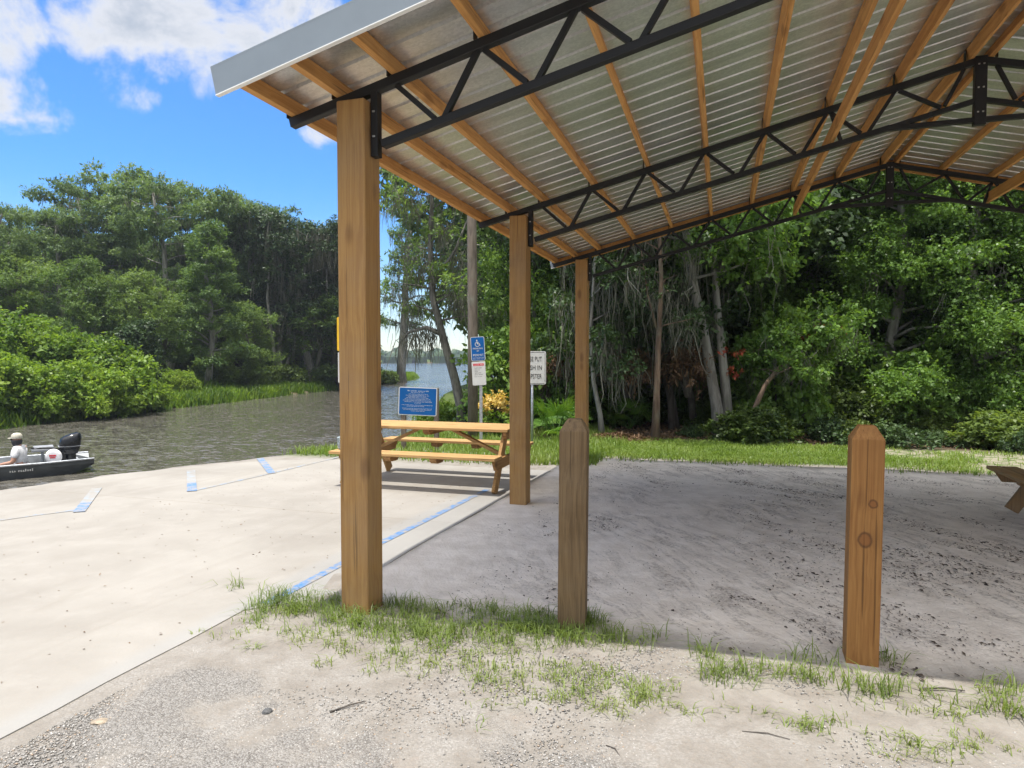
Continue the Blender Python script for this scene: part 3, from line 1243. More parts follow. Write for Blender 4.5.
# blue information board on two short posts at the water's edge
q = along(417.5, 12.2)
bs = thing('information_board', 'blue information board with white rim and small white writing on two short posts', 'sign', q, R(-3))
zb = CAM_H - (401.5 - 357.5) / F_PX * 12.2 - q.z
for x, ht in ((-.27, zb - .1), (.335, zb + .24)):
    mb = MB()
    mb.box((x, .05, ht / 2 - .2), (.085, .085, ht + .4))
    mb.build('post', M['pole'], bs, bevel=.004)
pl = sign_plate('panel', bs, .705, .515, zb, 0, M['white'], M['signblue'], R(2.2), border=.016, r=.03)
H1 = .0105
rws = [(.185, -.17, .19), (.158, -.13, .12)]
strokes('heading', pl, [(.192, -.19, .20)], M['white'], .021, 3)
strokes('writing', pl, [(.163, -.13, .12), (.132, -.17, .18), (.108, -.22, .20), (.086, -.18, .16), (.064, -.21, .19), (.040, -.24, .24), (.016, -.27, .25),
                        (-.008, -.24, .26), (-.030, -.06, .06), (-.068, -.29, .27), (-.090, -.20, .12), (-.130, -.28, .26), (-.152, -.26, .25), (-.176, -.12, .13)], M['white'], .0125, 5)

# disabled parking sign over a white notice on a steel channel
DS = 12.6
q = along(480, DS)
ds = thing('disabled_parking_sign', 'blue disabled parking sign above a white notice with red header on a steel post', 'sign', q, R(-4))
z_ = lambda py: CAM_H - (py - 357.5) / F_PX * DS - q.z
mb = MB()
top = z_(338)
mb.prism([(-.028, 0), (-.028, .03), (-.02, .03), (-.02, .008), (.02, .008), (.02, .03), (.028, .03), (.028, 0)], 2, -.4, top)
pt = mb.build('post', M['galv'], ds)
pt.location = (.015, .012, 0)
blue = sign_plate('permit_plate', ds, .262, .452, (z_(336.7) + z_(361)) / 2, 0, M['white'], M['signblue'], R(-3), x=-.04, border=.010, r=.028)
wc = MB()
# wheelchair symbol: head, back, seat, leg and wheel arc
def disc(mb, cx, cz, r, n=12):
    mb.prism([(cx + r * math.cos(2 * math.pi * i / n), cz + r * math.sin(2 * math.pi * i / n)) for i in range(n)], 1, -.0045, -.0028)


def bar(mb, x0, z0, x1, z1, w):
    d = Vector((x1 - x0, z1 - z0)).normalized()
    n = Vector((-d.y, d.x)) * w / 2
    mb.prism([(x0 + n.x, z0 + n.y), (x1 + n.x, z1 + n.y), (x1 - n.x, z1 - n.y), (x0 - n.x, z0 - n.y)], 1, -.0045, -.0028)


disc(wc, -.012, .158, .013)
bar(wc, -.012, .14, -.004, .092, .016)
bar(wc, -.010, .122, .026, .122, .010)
bar(wc, -.006, .092, .034, .092, .014)
bar(wc, .030, .094, .048, .058, .013)
for i in range(11):
    a0, a1 = R(118 + 24 * i), R(118 + 24 * (i + 1))
    bar(wc, -.004 + .042 * math.cos(a0), .085 + .042 * math.sin(a0), -.004 + .042 * math.cos(a1), .085 + .042 * math.sin(a1), .010)
wc.build('wheelchair_symbol', M['white'], blue)
lettering('lettering', blue, 'PARKING', .046, 0, .005, M['white'])
lettering('lettering', blue, 'BY', .040, 0, -.042, M['white'])
lettering('lettering', blue, 'PERMIT', .058, .005, -.120, M['white'], sx=1.1)
strokes('writing', blue, [(-.165, -.10, .10), (-.188, -.10, .10)], M['white'], .015, 8)
wht = sign_plate('notice_plate', ds, .258, .445, (z_(361.8) + z_(385.2)) / 2, 0, M['white'], M['white'], R(-3), x=-.02, border=.006, r=.02)
mb = MB()
mb.box((0, -.0034, .165), (.20, .0012, .042))
hd = mb.build('red_header', M['signred'], wht)
strokes('writing', wht, [(.105, -.075, .05), (.070, -.075, .02), (.042, -.075, -.02), (.012, -.075, .05), (-.020, -.085, .06), (-.055, -.085, .05)], M['ink'], .017, 9)
strokes('header_writing', wht, [(.165, -.08, .08)], M['white'], .022, 10, y=-.0045)

# dumpster notice, half hidden behind the second post
DT = 12.9
q = along(531.5, DT)
tsn = thing('trash_notice_sign', 'white trash notice with black capitals, half hidden behind the middle timber post', 'sign', q, R(3))
z_ = lambda py: CAM_H - (py - 357.5) / F_PX * DT - q.z
mb = MB()
mb.tube([(0.015, .025, -.4), (.015, .025, z_(354))], .024, 10)
mb.build('post', M['galv'], tsn, smooth=True)
tp = sign_plate('panel', tsn, .56, .64, (z_(351.3) + z_(384.5)) / 2, 0, M['white'], M['white'], 0, border=.004, r=.035)
bd = MB()
for (cx, cz, sx, sz) in ((0, .30, .50, .007), (0, -.30, .50, .007), (.26, 0, .007, .56), (-.26, 0, .007, .56)):
    bd.box((cx, -.0034, cz), (sx, .0012, sz))
bd.build('border_line', M['ink'], tp)
lettering('lettering', tp, 'PLEASE PUT', .128, 0, .165, M['ink'], sx=.60)
lettering('lettering', tp, 'TRASH IN', .128, 0, .0, M['ink'], sx=.74)
lettering('lettering', tp, 'DUMPSTER', .128, 0, -.165, M['ink'], sx=.62)

# yellow over white sign, its edge showing behind the front post
DY = 11.0
q = along(347.0, DY)
ys_ = thing('warning_sign', 'yellow sign above a white one, almost wholly hidden behind the front timber post', 'sign', q, R(12))
z_ = lambda py: CAM_H - (py - 357.5) / F_PX * DY - q.z
mb = MB()
mb.tube([(0, .03, -.4), (0, .03, z_(320))], .024, 10)
mb.build('post', M['galv'], ys_, smooth=True)
sign_plate('yellow_plate', ys_, .305, .55, (z_(318.5) + z_(350)) / 2, 0, M['signyellow'], M['signyellow'], 0, border=.01)
sign_plate('white_plate', ys_, .285, .50, (z_(351) + z_(384)) / 2, 0, M['white'], M['white'], 0, border=.01)

# wooden utility pole
q = along(472.5, 14.2)
up = thing('utility_pole', 'tall brown wooden utility pole behind the picnic table', 'pole', q)
mb = MB()
mb.tube([(0, 0, -.5), (.01, 0, 2), (-.01, 0, 5), (0, 0, 8.6)], [.112, .108, .10, .092], 14)
mb.build('shaft', M['pole'], up, smooth=True)
mb = MB()
mb.lathe([(.093, 8.5), (.097, 8.5), (.097, 8.61), (0, 8.64)], n=14)
mb.build('cap', M['galv'], up)

# ------------------------------------------------------------------ boat with person
M['hull'] = simple('grey_boat_paint', (.085, .095, .105), .38, .2, .10, 4)
M['deck'] = simple('pale_boat_deck', (.34, .35, .36), .7, 0, .12, 12)
M['cowl'] = simple('black_motor_cowl', (.012, .013, .016), .18, 0, .08, 5)
M['seatgrey'] = simple('grey_seat_vinyl', (.30, .31, .33), .5, 0, .08, 10)
M['shirt'] = simple('white_shirt_cloth', (.74, .73, .74), .9, 0, .06, 22, .2)
M['pants'] = simple('pale_trousers_cloth', (.42, .42, .43), .9, 0, .08, 22, .2)
M['skin'] = simple('skin', (.50, .27, .18), .5, 0, .06, 25)
M['gaiter'] = simple('dark_face_cloth', (.03, .03, .035), .9, 0, .08, 20)
M['cap'] = simple('khaki_cap_cloth', (.52, .49, .40), .9, 0, .08, 20)
M['rubber'] = simple('black_rubber', (.02, .02, .02), .7)

BY, BZ = 15.7, WATER_Z
stern = Vector(((89 - 512) / F_PX * BY, BY, BZ))
bd_dir = Vector((-1.21, -.93)).normalized()
BRZ = math.atan2(bd_dir.y, bd_dir.x)          # local +X points to the bow
boat = thing('fishing_boat', 'dark grey flat-bottomed fishing boat with a black outboard motor, on the water', 'boat', stern, BRZ)
# hull: sections along X (0 stern .. 4.9 bow)
secs = []
for (x, hw, hb, zk, zs) in [(0.0, .62, .50, .16, .30), (.30, .66, .54, .03, .30), (.9, .74, .60, -.10, .295), (2.0, .80, .64, -.13, .30), (3.4, .76, .58, -.11, .34), (4.3, .60, .40, -.02, .40), (4.9, .40, .25, .18, .46)]:
    secs.append([(x, -hw, zs), (x, -hw + .02, zs - .10), (x, -hb, zk), (x, hb, zk), (x, hw - .02, zs - .10), (x, hw, zs),
                 (x, hw - .05, zs), (x, hb - .03, max(zk + .04, .10)), (x, -hb + .03, max(zk + .04, .10)), (x, -hw + .05, zs)])
mb = MB()
vs, fs = [], []
k = 10
for s_ in secs:
    vs += s_
for i in range(len(secs) - 1):
    for j in range(k):
        j2 = (j + 1) % k
        fs.append((i * k + j, i * k + j2, (i + 1) * k + j2, (i + 1) * k + j))
fs.append(tuple(range(k)))
fs.append(tuple((len(secs) - 1) * k + j for j in range(k)))
mb.add(vs, fs)
mb.build('hull', M['hull'], boat)
mb = MB()
for sgn in (-1, 1):
    pts = [(x, sgn * (hw + .008), zs + .008) for (x, hw, hb, zk, zs) in [(0, .62, 0, 0, .30), (.3, .66, 0, 0, .30), (.9, .74, 0, 0, .295), (2, .80, 0, 0, .30), (3.4, .76, 0, 0, .34), (4.3, .60, 0, 0, .40), (4.9, .40, 0, 0, .46)]]
    mb.tube(pts, .022, 6)
mb.build('gunwale', M['galv'], boat)
mb = MB()
mb.box((.48, 0, .21), (.50, 1.1, .03))
mb.box((2.3, 0, .17), (.42, 1.36, .04))
mb.box((3.8, 0, .26), (1.0, 1.1, .03))
mb.build('deck', M['deck'], boat)
# registration and brand lettering reads only as small pale marks
for yy in (-1, 1):
    o = strokes('registration_mark', boat, [(0, 0, .42)], M['white'], .055, 4)
    o.location = (1.55, yy * .770, .19)
    o.rotation_euler = (0, 0, 0 if yy < 0 else R(180))
# outboard motor
mot = bpy.data.objects.new('outboard_motor', None)
link(mot, boat)
mot.location = (.42, -.05, .31)
bm_ = bmesh.new()
bmesh.ops.create_cube(bm_, size=1)
bmesh.ops.subdivide_edges(bm_, edges=bm_.edges, cuts=3, use_grid_fill=True)
for v in bm_.verts:
    x, y, z = v.co
    n_ = Vector((x, y, z)) * 2
    l = (abs(n_.x) ** 3.4 + abs(n_.y) ** 3.4 + abs(n_.z) ** 3.4) ** (1 / 3.4)
    n_ = n_ / max(l, 1e-6) * max(abs(n_.x), abs(n_.y), abs(n_.z))
    tz = (n_.z + 1) / 2
    v.co = Vector((n_.x * (.19 + .05 * tz) - .03 * tz, n_.y * (.15 + .03 * tz), n_.z * .25 - .07 * n_.x * tz))
me = bpy.data.meshes.new('cowl')
bm_.to_mesh(me)
bm_.free()
me.polygons.foreach_set('use_smooth', [True] * len(me.polygons))
me.materials.append(M['cowl'])
cw = link(bpy.data.objects.new('cowl', me), mot)
cw.location = (0, 0, .28)
mb = MB()
mb.tube([(-.02, 0, .10), (-.05, 0, -.25), (-.08, 0, -.95)], [.11, .085, .06], 10)
mb.box((-.10, 0, -.62), (.34, .20, .02))
mb.build('midsection', M['cowl'], mot, smooth=False)
mb = MB()
mb.box((.14, 0, .0), (.14, .22, .26))
mb.build('clamp_bracket', M['steel'], mot, bevel=.01)
mb = MB()
mb.tube([(.16, -.05, .16), (.40, -.06, .22), (.72, -.08, .24)], [.032, .028, .024], 8)
mb.build('tiller_handle', M['rubber'], mot, smooth=True)
mb = MB()
for z0 in (.25,):
    mb.box((.0, 0, z0), (.43, .332, .010))
mb.build('cowl_stripe', M['seatgrey'], mot)
# pedestal seat, folded flat
ps = bpy.data.objects.new('swivel_seat', None)
link(ps, boat)
ps.location = (.92, -.28, .19)
mb = MB()
mb.box((0, 0, .30), (.42, .40, .06))
mb.build('cushion', M['seatgrey'], ps, bevel=.02, seg=2)
mb = MB()
mb.box((-.02, 0, .355), (.38, .36, .045))
mb.build('folded_backrest', M['seatgrey'], ps, bevel=.015, seg=2)
mb = MB()
mb.tube([(0, 0, -.12), (0, 0, .27)], .03, 8)
mb.build('pedestal', M['galv'], ps)

# throw cushion stood on edge by the motor
cu_ = thing('throw_cushion', 'round white and red float cushion propped beside the outboard motor', 'cushion', stern + Vector((bd_dir.x * .74 - bd_dir.y * .25, bd_dir.y * .74 + bd_dir.x * .25, .20)), R(12))
mb = MB()
n = 24
ring = [(.0, -.045), (.10, -.05), (.15, -.04), (.175, 0), (.15, .04), (.10, .05), (0, .045)]
vs, fs = [], []
for (r, y_) in ring:
    for i in range(n):
        a = 2 * math.pi * i / n
        vs.append((r * math.cos(a), y_, .17 + r * math.sin(a)))
for j in range(len(ring) - 1):
    for i in range(n):
        i2 = (i + 1) % n
        fs.append((j * n + i, j * n + i2, (j + 1) * n + i2, (j + 1) * n + i))
mb.add(vs, fs)
mb.build('pad', M['shirt'], cu_, smooth=True)
mb = MB()
mb.box((0.0, -.052, .20), (.14, .006, .035))
mb.box((0.0, -.052, .155), (.11, .006, .025))
mb.build('red_mark', M['signred'], cu_)


def skin_figure(name, joints, bones, parent, mat, levels=2):
    """one continuous body grown from a joint skeleton; joints: name -> (pos, rx, ry)"""
    names = list(joints)
    me = bpy.data.meshes.new(name)
    me.from_pydata([joints[n][0] for n in names], [(names.index(a), names.index(b)) for a, b in bones], [])
    o = bpy.data.objects.new(name, me)
    COL.objects.link(o)
    sk = o.modifiers.new('skin', 'SKIN')
    lay = me.skin_vertices[0].data if me.skin_vertices else None
    if lay is None:
        bm = bmesh.new()
        bm.from_mesh(me)
        bm.verts.layers.skin.verify()
        bm.to_mesh(me)
        bm.free()
        lay = me.skin_vertices[0].data
    for i, n in enumerate(names):
        lay[i].radius = (joints[n][1], joints[n][2])
        lay[i].use_root = (i == 0)
    sb = o.modifiers.new('sub', 'SUBSURF')
    sb.levels = sb.render_levels = levels
    dg = bpy.context.evaluated_depsgraph_get()
    m2 = bpy.data.meshes.new_from_object(o.evaluated_get(dg))
    bpy.data.objects.remove(o)
    m2.materials.clear()
    m2.materials.append(mat)
    m2.polygons.foreach_set('use_smooth', [True] * len(m2.polygons))
    o2 = bpy.data.objects.new(name, m2)
    return link(o2, parent)


# seated person, facing the bow but turned to the near side, forearms on the lap
pz = .06
pp = stern + Vector((bd_dir.x * 1.30, bd_dir.y * 1.30, 0))
per = thing('person', 'person in white shirt, pale cap and dark face covering, sitting in the boat', 'person', pp, BRZ - R(20))
J = {
    'pelvis': ((0, 0, pz + .10), .15, .12), 'waist': ((.02, 0, pz + .25), .145, .105), 'chest': ((.05, 0, pz + .42), .17, .115), 'neck': ((.07, 0, pz + .56), .06, .06),
    'head0': ((.09, 0, pz + .64), .075, .085), 'head1': ((.10, 0, pz + .72), .085, .098), 'head2': ((.095, 0, pz + .79), .06, .07),
    'shl': ((.05, .19, pz + .50), .07, .065), 'ell': ((.10, .25, pz + .24), .05, .05), 'wrl': ((.32, .14, pz + .20), .035, .033),
    'shr': ((.05, -.19, pz + .50), .07, .065), 'elr': ((.08, -.27, pz + .24), .05, .05), 'wrr': ((.30, -.17, pz + .19), .035, .033),
    'hipl': ((.06, .10, pz + .07), .10, .10), 'kneel': ((.46, .15, pz + .11), .07, .07), 'ankl': ((.50, .15, pz - .14), .048, .05), 'toel': ((.64, .16, pz - .16), .04, .03),
    'hipr': ((.06, -.10, pz + .07), .10, .10), 'kneer': ((.46, -.15, pz + .11), .07, .07), 'ankr': ((.50, -.15, pz - .14), .048, .05), 'toer': ((.64, -.16, pz - .16), .04, .03),
}
B_ = [('pelvis', 'waist'), ('waist', 'chest'), ('chest', 'neck'), ('neck', 'head0'), ('head0', 'head1'), ('head1', 'head2'), ('chest', 'shl'), ('shl', 'ell'), ('ell', 'wrl'),
      ('chest', 'shr'), ('shr', 'elr'), ('elr', 'wrr'), ('pelvis', 'hipl'), ('hipl', 'kneel'), ('kneel', 'ankl'), ('ankl', 'toel'), ('pelvis', 'hipr'), ('hipr', 'kneer'), ('kneer', 'ankr'), ('ankr', 'toer')]
# hands: palm, four unequal bent fingers and a thumb from the side of the palm
for sd, sg in (('l', 1), ('r', -1)):
    wx, wy, wz = J['wr' + sd][0]
    J['palm' + sd] = ((wx + .07, wy - sg * .01, wz - .015), .030, .016)
    B_.append(('wr' + sd, 'palm' + sd))
    for f_ in range(4):
        a, b = 'f%s%d' % (sd, f_), 'g%s%d' % (sd, f_)
        ln = (.046, .052, .048, .038)[f_]
        oy = sg * (.024 - .016 * f_)
        J[a] = ((wx + .085 + ln * .7, wy + oy, wz - .022), .0095, .0095)
        J[b] = ((wx + .085 + ln * 1.25, wy + oy, wz - .055), .008, .008)
        B_ += [('palm' + sd, a), (a, b)]
    J['t' + sd] = ((wx + .075, wy + sg * .045 * -1, wz - .01), .010, .010)
    J['u' + sd] = ((wx + .105, wy + sg * .052 * -1, wz - .03), .009, .009)
    B_ += [('palm' + sd, 't' + sd), ('t' + sd, 'u' + sd)]
skin_figure('body', J, B_, per, M['skin'])
top = {k: J[k] for k in ('waist', 'chest', 'shl', 'shr')}
top['waist'] = ((.012, 0, pz + .10), .18, .145)
top['chest'] = (J['chest'][0], .21, .15)
top['neck'] = ((.065, 0, pz + .535), .095, .09)
for sd, sg in (('l', 1), ('r', -1)):
    top['sh' + sd] = (J['sh' + sd][0], .105, .10)
    top['el' + sd] = ((J['sh' + sd][0][0] * .3 + J['el' + sd][0][0] * .7, J['sh' + sd][0][1] * .3 + J['el' + sd][0][1] * .7, J['sh' + sd][0][2] * .3 + J['el' + sd][0][2] * .7), .075, .072)
skin_figure('shirt', top, [('waist', 'chest'), ('chest', 'neck'), ('chest', 'shl'), ('shl', 'ell'), ('chest', 'shr'), ('shr', 'elr')], per, M['shirt'])
tr_ = {k: (J[k][0], J[k][1] + .018, J[k][2] + .018) for k in ('pelvis', 'hipl', 'kneel', 'ankl', 'hipr', 'kneer', 'ankr')}
skin_figure('trousers', tr_, [('pelvis', 'hipl'), ('hipl', 'kneel'), ('kneel', 'ankl'), ('pelvis', 'hipr'), ('hipr', 'kneer'), ('kneer', 'ankr')], per, M['pants'])
mb = MB()
mb.lathe([(.062, .565), (.078, .60), (.098, .65), (.104, .70), (.098, .715)], (.098, 0, pz), 18)
mb.build('face_covering', M['gaiter'], per, smooth=True)
mb = MB()
mb.lathe([(.104, .745), (.108, .78), (.098, .83), (.06, .862), (0, .872)], (.098, 0, pz), 18)
cap_ = mb.build('cap', M['cap'], per, smooth=True)
mb = MB()
mb.prism([(.17, -.08), (.24, -.065), (.275, 0), (.24, .065), (.17, .08)], 2, pz + .748, pz + .758)
mb.build('brim', M['cap'], cap_)
mb = MB()
mb.box((.192, .036, pz + .725), (.02, .05, .028))
mb.box((.192, -.036, pz + .725), (.02, .05, .028))
mb.box((.197, 0, pz + .732), (.012, .03, .006))
mb.build('sunglasses', M['ink'], per, bevel=.004)

# ------------------------------------------------------------------ vegetation
def unit(a):
    return a / np.maximum(np.linalg.norm(a, axis=1, keepdims=True), 1e-9)


def leaf_arrays(P, D, N, L, Wd):
    """folded four-point leaves: base P, direction D, face normal N"""
    D = unit(D)
    Sd = unit(np.cross(D, N))
    Nn = np.cross(Sd, D)
    L = np.asarray(L).reshape(-1, 1)
    Wd = np.asarray(Wd).reshape(-1, 1)
    a = P
    m = P + D * L * .45
    b = m + Sd * Wd * .5 + Nn * Wd * .16
    c = P + D * L - Nn * L * .10
    d = m - Sd * Wd * .5 + Nn * Wd * .16
    V = np.stack([a, b, c, d], 1).reshape(-1, 3)
    Fc = np.arange(len(P) * 4).reshape(-1, 4)
    return V, Fc


def spray_leaves(rng, centers, radii, per_clump, L, Wd, flat=.7, droop=.15, k=9, out_from=None, up=.75):
    """leaves set along short twigs scattered through clumps"""
    C = np.repeat(centers, per_clump // k, 0)
    Rr = np.repeat(radii, per_clump // k)
    n = len(C)
    o = unit(rng.normal(size=(n, 3)))
    rad = rng.random(n) ** .42
    off = o * (rad * Rr)[:, None]
    off[:, 2] *= flat
    base = C + off
    dr = o + rng.normal(size=(n, 3)) * .55
    dr[:, 2] = dr[:, 2] * flat - droop
    dr = unit(dr)
    tl = Rr * rng.uniform(.35, .7, n)
    s = (np.arange(k) + .5) / k
    pts = base[:, None, :] + dr[:, None, :] * (tl[:, None] * s[None, :])[:, :, None]
    pts = pts.reshape(-1, 3) + rng.normal(size=(n * k, 3)) * L * .22
    dd = np.repeat(dr, k, 0) * .6 + rng.normal(size=(n * k, 3)) * .75
    dd[:, 2] -= .12
    nn = rng.normal(size=(n * k, 3)) * .50 + np.repeat(o, k, 0) * .75
    nn[:, 2] += up + .15
    sz = rng.uniform(.65, 1.25, n * k)
    return leaf_arrays(pts, dd, unit(nn), L * sz, Wd * sz)


def moss_strands(rng, pts, lmin, lmax, width, per=6):
    width = width * .55
    """hanging tassels: thin tapering ribbons, three segments each"""
    P = np.repeat(pts, per, 0) + rng.normal(size=(len(pts) * per, 3)) * np.array([.11, .11, .10])
    n = len(P)
    Ln = rng.uniform(lmin, lmax, n) * rng.uniform(.5, 1, n)
    a = rng.uniform(0, 2 * np.pi, n)
    s = np.stack([np.cos(a), np.sin(a), np.zeros(n)], 1)
    sway = rng.normal(size=(n, 2)) * .16
    V = []
    for t, w in ((0, .8), (.35, 1.0), (.7, .65), (1, .08)):
        c = P.copy()
        c[:, 2] -= Ln * t
        c[:, :2] += sway * (t * Ln)[:, None] + rng.normal(size=(n, 2)) * .05
        V.append(c + s * width * w / 2)
        V.append(c - s * width * w / 2)
    V = np.stack(V, 1)
    q = np.array([[0, 1, 3, 2], [2, 3, 5, 4], [4, 5, 7, 6]])
    Fc = (np.arange(n)[:, None, None] * 8 + q[None]).reshape(-1, 4)
    return V.reshape(-1, 3), Fc


def tree(name, label, cat, seed, Ht, tr, crown, leafm, barkm, n_limbs=16, rmax=3.2, cz=(.35, 1.0), prof='round', clump=.9, per=180, L=.2, Wd=.11,
         flat=.65, droop=.12, moss=0, mlen=(.5, 1.4), mw=.05, path=None, rise=.25, group=None, forks=(), hide=False, k=9, up=.75, leaf_extra=0):
    """a tapered, slightly crooked trunk with limbs; leaf clumps along the limbs; optional moss"""
    rng = np.random.default_rng(seed)
    root = thing(name, label, cat, group=group)
    if path is None:
        path = [(0, 0, -.3)]
        x = y = 0.0
        for t in (.12, .3, .5, .7, .87, 1.0):
            x += rng.normal() * Ht * .018
            y += rng.normal() * Ht * .018
            path.append((x, y, Ht * t))
    pa = np.array(path, float)
    ts = np.linspace(0, 1, len(pa))

    def at(t):
        return np.array([np.interp(t, ts, pa[:, i]) for i in range(3)])
    mb = MB()
    rads = [tr * (1.35 if i == 0 else (1 - .82 * ts[i]) ** .8) for i in range(len(pa))]
    mb.tube(pa, rads, 9)
    for fp, fr in forks:
        mb.tube(fp, [fr * (1 - .75 * i / (len(fp) - 1)) for i in range(len(fp))], 8)
    cen, rad, mp = [], [], []
    ga = 2.39996
    for i in range(n_limbs):
        f = (i + rng.uniform(.1, .9)) / n_limbs
        th_ = cz[0] + (cz[1] - cz[0]) * f
        p0 = at(th_)
        if prof == 'round':
            r = rmax * math.sqrt(max(.06, 1 - (2 * f - .85) ** 2 * .9))
        elif prof == 'flat':
            r = rmax * (.55 + .5 * f) * (1 if f < .9 else .7)
        elif prof == 'cone':
            r = rmax * (1.05 - .9 * f)
        else:
            r = rmax * (.75 + .3 * math.sin(f * 9 + seed))
        r *= rng.uniform(.65, 1.12)
        a = i * ga + rng.normal() * .4
        d = np.array([math.cos(a), math.sin(a), 0])
        rs = rise * r * rng.uniform(.4, 1.5)
        pts = [p0, p0 + d * r * .35 + [0, 0, rs * .55], p0 + d * r * .7 + [0, 0, rs * .9], p0 + d * r + [0, 0, rs]]
        pts = [np.array(q) + (rng.normal(size=3) * r * .04 if j else 0) for j, q in enumerate(pts)]
        lr = max(.02, tr * (1 - .8 * th_) * .42)
        mb.tube(pts, [lr, lr * .7, lr * .45, lr * .2], 5)
        for q, w in ((pts[1] * .4 + pts[2] * .6, .75), (pts[2] * .3 + pts[3] * .7, 1.0), (pts[3], .8)):
            for _ in range(2 if r > 1.2 else 1):
                side = np.cross(d, [0, 0, 1]) * rng.normal() * r * .22
                cc = q + side + rng.normal(size=3) * clump * .3
                cen.append(cc)
                rad.append(clump * w * rng.uniform(.65, 1.2))
        if moss:
            for _ in range(moss):
                t = rng.uniform(.3, 1)
                b = np.array([np.interp(t, [0, .35, .7, 1], [pts[j][ii] for j in range(4)]) for ii in range(3)])
                mp.append(b + rng.normal(size=3) * [clump * .5, clump * .5, .12])
    tip = at(1.0)
    for _ in range(3):
        cen.append(tip + rng.normal(size=3) * clump * .5)
        rad.append(clump * .9)
    mb.build('trunk', barkm, root, smooth=True)
    V, Fc = spray_leaves(rng, np.array(cen), np.array(rad), per, L, Wd, flat, droop, k, up=up)
    np_mesh('crown', V, Fc, leafm, root)
    if moss:
        V, Fc = moss_strands(rng, np.array(mp), mlen[0], mlen[1], mw)
        np_mesh('hanging_moss', V, Fc, M['moss'], root)
    root['h0'] = Ht
    KIDS[root.name] = children(root)
    return root


def bush(name, label, cat, seed, rx, ry, h, leafm, n=14, per=260, L=.14, Wd=.085, clump=.5, group=None, flat=.8, stems=True, k=9):
    rng = np.random.default_rng(seed)
    root = thing(name, label, cat, group=group)
    cen, rad = [], []
    mb = MB()
    for i in range(n):
        a = i * 2.39996 + rng.normal() * .3
        f = math.sqrt((i + .5) / n)
        r = f * rng.uniform(.8, 1.05)
        z = h * (math.sqrt(max(0, 1 - (r * .92) ** 2)) * rng.uniform(.72, 1.0) - .05)
        c = np.array([math.cos(a) * r * rx, math.sin(a) * r * ry, max(z - clump * .4, clump * .35)])
        cen.append(c)
        rad.append(clump * rng.uniform(.7, 1.2))
        mb.tube([(c[0] * .12, c[1] * .12, -.2), (c[0] * .55, c[1] * .55, c[2] * .55), tuple(c)], [.035, .025, .01], 5)
        if c[2] > clump * 1.5:          # fill underneath
            cen.append(c * [.9, .9, .45])
            rad.append(clump * .9)
    mb.build('stems', M['bark_dark'], root)
    V, Fc = spray_leaves(rng, np.array(cen), np.array(rad), per, L, Wd, flat, .05, k)
    np_mesh('foliage', V, Fc, leafm, root)
    root['h0'] = h
    KIDS[root.name] = children(root)
    return root


def place(o, px, dist, ytop=None, label=None, rz=None, wide=1.0, first=False, sink=0.0, group=None):
    """stand a tree (or a copy of it) on a heading and distance; ytop: picture row its crown reaches"""
    p = along(px, dist)
    if p.z < -1.2:
        p.z = -1.0
    p.z -= sink
    sc = 1.0
    if ytop is not None:
        topz = CAM_H + (357.5 - ytop) / F_PX * dist
        sc = (topz - p.z) / (o['h0'] * 1.10)
    rz = random.Random(int(px * 7 + dist * 13)).uniform(0, 6.28) if rz is None else rz
    scl = (sc * wide, sc * wide, sc)
    if first:
        o.location, o.rotation_euler, o.scale = p, (0, 0, rz), scl
        if label:
            o['label'] = label
        if group:
            o['group'] = group
        return o
    return copy_thing(o, p, rz, scl, label, group)

# --- far bank: mossy cypress and oak wall, vine mounds, weeds at the water
G_BANK = 'trees along the far bank of the channel'
cyp = tree('cypress_tree', 'x', 'tree', 11, 13.0, .30, M['leaf_cyp'], M['leaf_cyp'], M['bark_grey'], 26, 3.6, (.30, 1.0), 'flat', .82, 162, .24, .10,
           .42, .10, 3, (.5, 1.6), .07, group=G_BANK)
cyp2 = tree('cypress_tree', 'x', 'tree', 12, 12.0, .26, None, M['leaf_cyp_lite'], M['bark_grey'], 30, 3.0, (.16, 1.0), 'cone', .66, 144, .22, .09,
            .42, .14, 1, (.4, 1.0), .06, group=G_BANK)
oak = tree('oak_tree', 'x', 'tree', 13, 12.0, .34, None, M['leaf_oak'], M['bark_dark'], 24, 4.2, (.22, .98), 'round', .95, 189, .25, .13,
           .72, .08, 3, (.5, 1.8), .08, group=G_BANK)
moak = tree('oak_tree', 'x', 'tree', 14, 13.0, .34, None, M['leaf_dark'], M['bark_grey'], 22, 3.6, (.34, 1.0), 'flat', .85, 162, .23, .11,
            .6, .12, 12, (1.0, 3.4), .09, group=G_BANK, forks=[([(0, 0, -.2), (.7, .2, 3), (1.2, .5, 7), (1.0, .8, 10)], .2), ([(0, 0, -.2), (-.8, -.2, 3), (-1.1, -.4, 7)], .17)])
used = set()


def put(o, px, dist, ytop, label, **kw):
    f = o.name not in used
    used.add(o.name)
    return place(o, px, dist, ytop, label, first=f, **kw)


